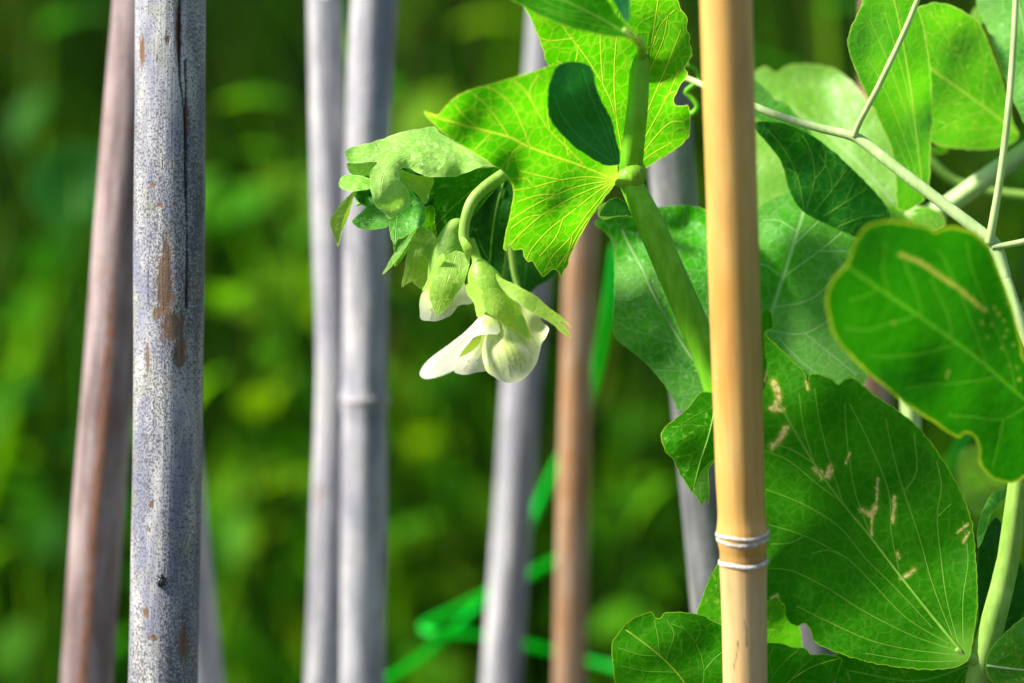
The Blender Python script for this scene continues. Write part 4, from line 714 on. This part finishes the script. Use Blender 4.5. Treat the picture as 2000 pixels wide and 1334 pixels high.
leaf('leaflet', PB, [(1493, 655), (1510, 640), (1506, 612), (1495, 604), (1484, 622), (1478, 660), (1470, 720), (1480, 770), (1500, 740)], .662, M_mature, tilt=(.2, 0), seed=72, grid=6, scars=[([(1494, 745), (1500, 720)], 5)])
# blurred leaf nearest the camera
leaf('leaflet', PB, [(1730, 431), (1692, 442), (1667, 476), (1655, 513), (1644, 526), (1625, 547), (1613, 580), (1617, 618), (1629, 656), (1655, 690), (1692, 727), (1734, 761), (1768, 790), (1822, 824), (1852, 845), (1873, 856), (1885, 846), (1902, 853), (1911, 874), (1913, 904), (1932, 929), (1957, 941), (1978, 943), (2000, 933), (2050, 905), (2085, 850), (2080, 790), (2040, 740), (2003, 702), (1995, 669), (1978, 601), (1965, 564), (1944, 509), (1923, 471), (1894, 450), (1860, 442), (1840, 446), (1827, 451), (1815, 444), (1768, 434)],
     .617, M_near, tilt=(.42, -.40), pivot=(1830, 680), bumps=[(1700, 520, -2, 70), (1900, 560, 2, 80), (1750, 700, 1.5, 70)], mid=[(2075, 828), (1999, 778), (1927, 715), (1860, 664), (1793, 616), (1717, 564), (1658, 523)], midw=4.6, veins=[[(1793, 616), (1740, 632), (1690, 645), (1650, 640)], [(1868, 672), (1800, 690), (1740, 697), (1700, 695)], [(1950, 735), (1880, 748), (1800, 752), (1770, 760)], [(2010, 790), (1960, 818), (1900, 815), (1860, 812)], [(1717, 564), (1690, 578), (1660, 588)], [(1927, 715), (1905, 650), (1870, 560), (1835, 490)], [(1985, 765), (1970, 700), (1935, 620), (1900, 530), (1890, 480)], [(1800, 622), (1790, 570), (1765, 510)], [(1740, 580), (1725, 530), (1730, 480)], [(1960, 818), (1950, 870), (1940, 910)], [(1860, 664), (1850, 610), (1820, 550)]], vw=2.2, grid=8, seed=73, wave=.35, rimw=6, relief=.08, rib=False,
     scars=[([(1759, 497), (1797, 513), (1835, 538), (1873, 564), (1902, 589), (1923, 606)], 7)]+[([(x, y), (x+1, y+3)], 3) for x, y in ((1917, 628), (1936, 632), (1951, 612), (1960, 625), (1966, 643), (1928, 657), (1962, 656), (1957, 678), (1972, 712), (1986, 716), (1853, 725), (1849, 735), (1745, 630), (1990, 740), (1942, 600), (1968, 590), (1980, 672))], label='broad green leaflet nearest the camera, blurred')
# stipule at the lower right corner and small curled leaf
leaf('stipule', PB, [(1926, 1290), (1938, 1262), (1966, 1233), (2000, 1205), (2060, 1180), (2120, 1230), (2130, 1320), (2060, 1380), (1980, 1370), (1935, 1330), (1926, 1306)], .6655, M_fresh, tilt=(-.1, -.15), pivot=(1930, 1300), bumps=[(2000, 1250, -2, 40)], mid=[(1928, 1300), (1970, 1306), (2040, 1312), (2110, 1310)], midw=3, auto=6, vw=1.6, seed=74, ribmat=M_midrib_p)
leaf('leaflet', PB, [(1911, 1070), (1908, 1050), (1912, 1020), (1922, 990), (1939, 963), (1957, 956), (1974, 955), (1955, 982), (1935, 1007), (1925, 1040)], .672, M_glau, tilt=(.4, .1), seed=75, grid=6, bumps=[(1935, 990, -1.5, 20)])
leaf('stipule', PB, [(1905, 1260), (1910, 1200), (1908, 1100), (1918, 1050), (1945, 1010), (1965, 1040), (1985, 1080), (2010, 1150), (1990, 1220), (1940, 1270)], .690, M_dark, tilt=(.1, -.1), mid=[(1925, 1265), (1940, 1160), (1945, 1030)], midw=2, auto=5, vw=1.2, seed=76, rib=False)
leaf('stipule', PB, [(1890, 1290), (1800, 1300), (1700, 1290), (1640, 1275), (1625, 1310), (1660, 1380), (1760, 1420), (1850, 1380)], .682, M_mature, tilt=(.1, -.2), mid=[(1890, 1300), (1790, 1330), (1660, 1310)], auto=5, vw=1.4, seed=77, rib=False)
# forking tendril
TN = tube('tendril', [(1965, 545, .660), (1948, 492, .661), (1930, 466, .661), (1850, 404, .663), (1760, 335, .666), (1690, 280, .669), (1658, 264, .67), (1600, 250, .672), (1520, 226, .675), (1450, 198, .679), (1390, 173, .683), (1335, 150, .687)], [11, 14, 13, 12, 11.5, 11, 9.5, 8.5, 8, 7.5, 7, 6], M_stem_p, PB, sides=14)
TN['label'] = 'pale green tendril stalk with forks'
tube('fork', [(1668, 266, .669), (1680, 236, .667), (1715, 170, .663), (1765, 65, .660), (1800, -20, .658)], [6.5, 6, 6, 5.5, 5], M_stem_p, TN, sides=12)
tube('fork', [(1932, 474, .660), (1940, 430, .658), (1956, 330, .655), (1972, 190, .652), (1980, 80, .651), (1985, -20, .651)], [9, 8, 7, 6.5, 6, 5.5], M_stem_p, TN, sides=12)
tube('fork', [(1938, 482, .660), (1970, 478, .659), (2020, 468, .658), (2060, 466, .658)], [7, 6.5, 6, 6], M_stem_p, TN, sides=12)
tube('leaf_stalk', [(1965, 545, .660), (1990, 620, .658), (2030, 720, .660), (2040, 760, .664)], [11, 12, 13, 14], M_stem_p, PB)
tube('petiole', [(2070, 826, .632), (2090, 850, .640), (2075, 850, .655), (2020, 830, .6645)], [7, 8, 9, 9], M_stem_l, PB)

# ------------------------------------------------------------ pea plant behind, upper right
rt = P(1790, 1500, .74); rt = (rt.x, rt.y, 0); gr = np.array(rt)
PC = empty('pea_plant', rt, 'pale backlit pea plant behind the tendril at upper right, softly blurred', 'pea plant')
st = [P(2120, 195, .70), P(2010, 290, .705), P(1930, 345, .71), P(1850, 402, .713), P(1790, 440, .716), P(1775, 560, .72), P(1780, 900, .73), P(1790, 1345, .735), Vector((gr[0], gr[1], .25)), Vector((gr[0], gr[1], -.02))]
tube('stem', [tuple(p) for p in st], [px(q) for q in (18, 19, 20, 20, 21, 20, 20, 20, 20, 20)], M_stem_p, PC, sides=16, step=.003, world=True, ridge=.05)
leaf('leaflet', PC, [(1450, 150), (1474, 139), (1495, 130), (1516, 141), (1545, 126), (1608, 128), (1650, 147), (1688, 189), (1725, 243), (1751, 315), (1754, 374), (1745, 410), (1700, 420), (1600, 420), (1500, 410), (1450, 390), (1430, 280)], .708, M_pale, tilt=(-.35, .35), pivot=(1740, 400), bumps=[(1600, 170, 4, 80), (1500, 320, -2, 60)], mid=[(1750, 400), (1680, 320), (1600, 250), (1510, 190)], midw=3, auto=6, vw=1.8, seed=81, ribmat=M_midrib_p)
leaf('leaflet', PC, [(1440, 150), (1474, 157), (1499, 176), (1516, 195), (1537, 202), (1562, 233), (1590, 270), (1540, 260), (1474, 230), (1430, 200)], .698, M_glau, tilt=(.2, .2), seed=82, rimw=4)
leaf('leaflet', PC, [(1450, 240), (1476, 238), (1524, 239), (1579, 260), (1621, 290), (1658, 323), (1700, 365), (1734, 407), (1738, 432), (1700, 470), (1650, 455), (1600, 432), (1565, 410), (1541, 372), (1524, 314), (1478, 257)], .686, M_fold, tilt=(.1, -.15), pivot=(1640, 420), bumps=[(1580, 300, 2, 60)], veins=[[(1570, 405), (1555, 340), (1530, 290), (1500, 255)], [(1575, 408), (1590, 350), (1585, 300), (1570, 268)], [(1590, 350), (1610, 325), (1612, 300)], [(1590, 415), (1625, 370), (1650, 335)], [(1610, 420), (1650, 395), (1690, 370)], [(1625, 370), (1620, 340), (1600, 300)], [(1640, 440), (1680, 425), (1725, 420)], [(1650, 395), (1665, 360)], [(1555, 340), (1540, 330)]], vw=1.8, seed=93, rimw=2, label='dark folded-over face of the twisted leaflet')
leaf('leaflet', PC, [(1450, 240), (1476, 238), (1524, 239), (1579, 260), (1621, 290), (1658, 323), (1700, 365), (1734, 407), (1738, 432), (1700, 500), (1690, 600), (1691, 745), (1640, 752), (1590, 745), (1520, 700), (1470, 650), (1440, 560), (1445, 440), (1482, 402), (1541, 369), (1538, 340), (1524, 312), (1478, 256)], .690, M_glau, tilt=(-.2, .12), pivot=(1500, 680), bumps=[(1560, 290, 6, 80), (1560, 480, -4, 70), (1660, 420, 3, 60), (1500, 560, 2, 50), (1640, 640, 2, 60)], mid=[(1490, 665), (1520, 570), (1548, 480), (1572, 400), (1590, 340)], midw=5.5, veins=[[(1572, 400), (1620, 350), (1650, 330)], [(1548, 480), (1610, 420), (1680, 370)], [(1530, 540), (1600, 490), (1660, 440), (1720, 410)], [(1515, 600), (1590, 580), (1650, 520)], [(1500, 645), (1570, 650), (1640, 610), (1680, 580)], [(1590, 340), (1560, 300), (1520, 260)], [(1610, 420), (1600, 370), (1580, 300)], [(1600, 490), (1650, 490)], [(1560, 455), (1520, 430), (1490, 430)], [(1530, 545), (1500, 520), (1470, 515)], [(1570, 650), (1620, 690), (1670, 730)], [(1520, 660), (1570, 710), (1620, 745)]], vw=2.4, seed=83, rimw=2.5, rib=False, label='twisted bluish green leaflet with pale midrib')
leaf('leaflet', PC, [(1685, 0), (1675, 25), (1658, 63), (1656, 92), (1669, 134), (1692, 185), (1717, 235), (1742, 294), (1749, 348), (1751, 405), (1770, 412), (1788, 403), (1812, 378), (1818, 294), (1820, 168), (1806, 60), (1788, 0), (1765, -70), (1710, -60)], .695, M_fresh, tilt=(.75, -.3), pivot=(1790, 400), bumps=[(1720, 120, -2, 60), (1800, 200, 3, 50)], mid=[(1805, 400), (1795, 300), (1780, 180), (1760, 60), (1735, -50)], midw=3, veins=[[(1800, 370), (1770, 280), (1735, 190), (1700, 120)], [(1796, 310), (1770, 220), (1730, 110), (1700, 40)], [(1785, 230), (1760, 130), (1730, 30)], [(1805, 390), (1775, 330), (1750, 270)]], vw=1.6, seed=84, rimw=4, rib=False, label='upright pale blue-green leaflet')
leaf('leaflet', PC, [(1784, 40), (1809, 8), (1851, 8), (1893, 29), (1914, 46), (1935, 97), (1961, 168), (1977, 235), (1990, 262), (1975, 280), (1944, 290), (1893, 292), (1818, 275), (1790, 200)], .716, M_fresh, tilt=(.55, -.5), pivot=(1985, 265), bumps=[(1870, 60, 3, 60)], mid=[(1988, 262), (1930, 215), (1870, 172), (1815, 132)], midw=4.5, auto=6, vw=2.2, seed=85, rimw=3, rib=False)
leaf('leaflet', PC, [(1908, -10), (1931, 63), (1961, 147), (1985, 210), (2010, 250), (2060, 240), (2110, 120), (2080, -40), (1980, -80)], .690, M_glau, tilt=(-.3, .3), mid=[(2020, 240), (2010, 120), (1985, -20)], auto=5, vw=1.8, seed=86, rimw=3, ribmat=M_midrib_p)
leaf('stipule', PC, [(1896, 30), (1905, 15), (1925, 12), (1935, 35), (1922, 45), (1905, 42)], .722, M_pale, seed=87, grid=6)
tube('node_joint', [(1735, 410, .712), (1765, 425, .708), (1800, 425, .708), (1835, 432, .712)], [14, 22, 22, 16], M_stem_p, PC)
leaf('stipule', PC, [(1712, 395), (1735, 400), (1765, 410), (1775, 435), (1750, 448), (1725, 440)], .7045, M_pale, tilt=(.1, .5), seed=88, grid=6); leaf('stipule', PC, [(1780, 412), (1810, 405), (1840, 420), (1845, 445), (1810, 455), (1785, 445)], .7045, M_pale, tilt=(.1, .5), seed=89, grid=6)
tube('tendril', [(1800, 285, .735), (1822, 318, .735), (1860, 352, .735), (1915, 370, .735), (1960, 378, .735), (2040, 386, .735)], [8, 9, 10, 10, 10, 10], M_stem_l, PC, sides=10)
leaf('leaflet', PC, [(1818, 290), (1845, 285), (1852, 292), (1830, 302)], .73, M_mature, seed=90, grid=6)
leaf('leaflet', PC, [(1880, 880), (1930, 870), (1965, 900), (1975, 960), (1930, 1000), (1885, 990), (1870, 930)], .76, M_pale, tilt=(.2, -.3), seed=91, mid=[(1960, 980), (1920, 930), (1885, 890)], auto=4)
leaf('leaflet', PC, [(1960, 640), (2040, 560), (2090, 620), (2080, 720), (2020, 760), (1985, 720)], .74, M_fresh, tilt=(.2, -.3), seed=92, mid=[(2070, 740), (2030, 680), (1990, 640)], auto=4)

# a broad round leaf standing blurred behind the left canes
wr = P(150, 430, 1.0); WB = empty('broad_leaved_weed', (wr.x, wr.y, 0), 'broad bluish leaf standing blurred left of the leaning brown cane', 'weed')
tube('stem', [tuple(Vector((wr.x, wr.y, -.02))), tuple(Vector((wr.x, wr.y, .3))), tuple(P(150, 425, 1.0))], [.003, .0025, .0018], M_weedstem, WB, sides=8, step=.02, world=True)
leaf('leaf', WB, [(150, 445), (95, 430), (60, 395), (58, 345), (85, 300), (150, 280), (210, 295), (238, 345), (228, 400), (190, 435)], 1.0, M_dark, tilt=(.1, .25), pivot=(150, 428), bumps=[(150, 360, 3, 60)], mid=[(150, 428), (148, 370), (150, 310)], auto=4, grid=10, seed=95, ribmat=M_midrib_d)
for o in bpy.data.objects:
    if '_o' in o: del o['_o']
print('tris', sum(len(o.data.loop_triangles) if not o.data.calc_loop_triangles() else 0 for o in bpy.data.objects if o.type == 'MESH'))
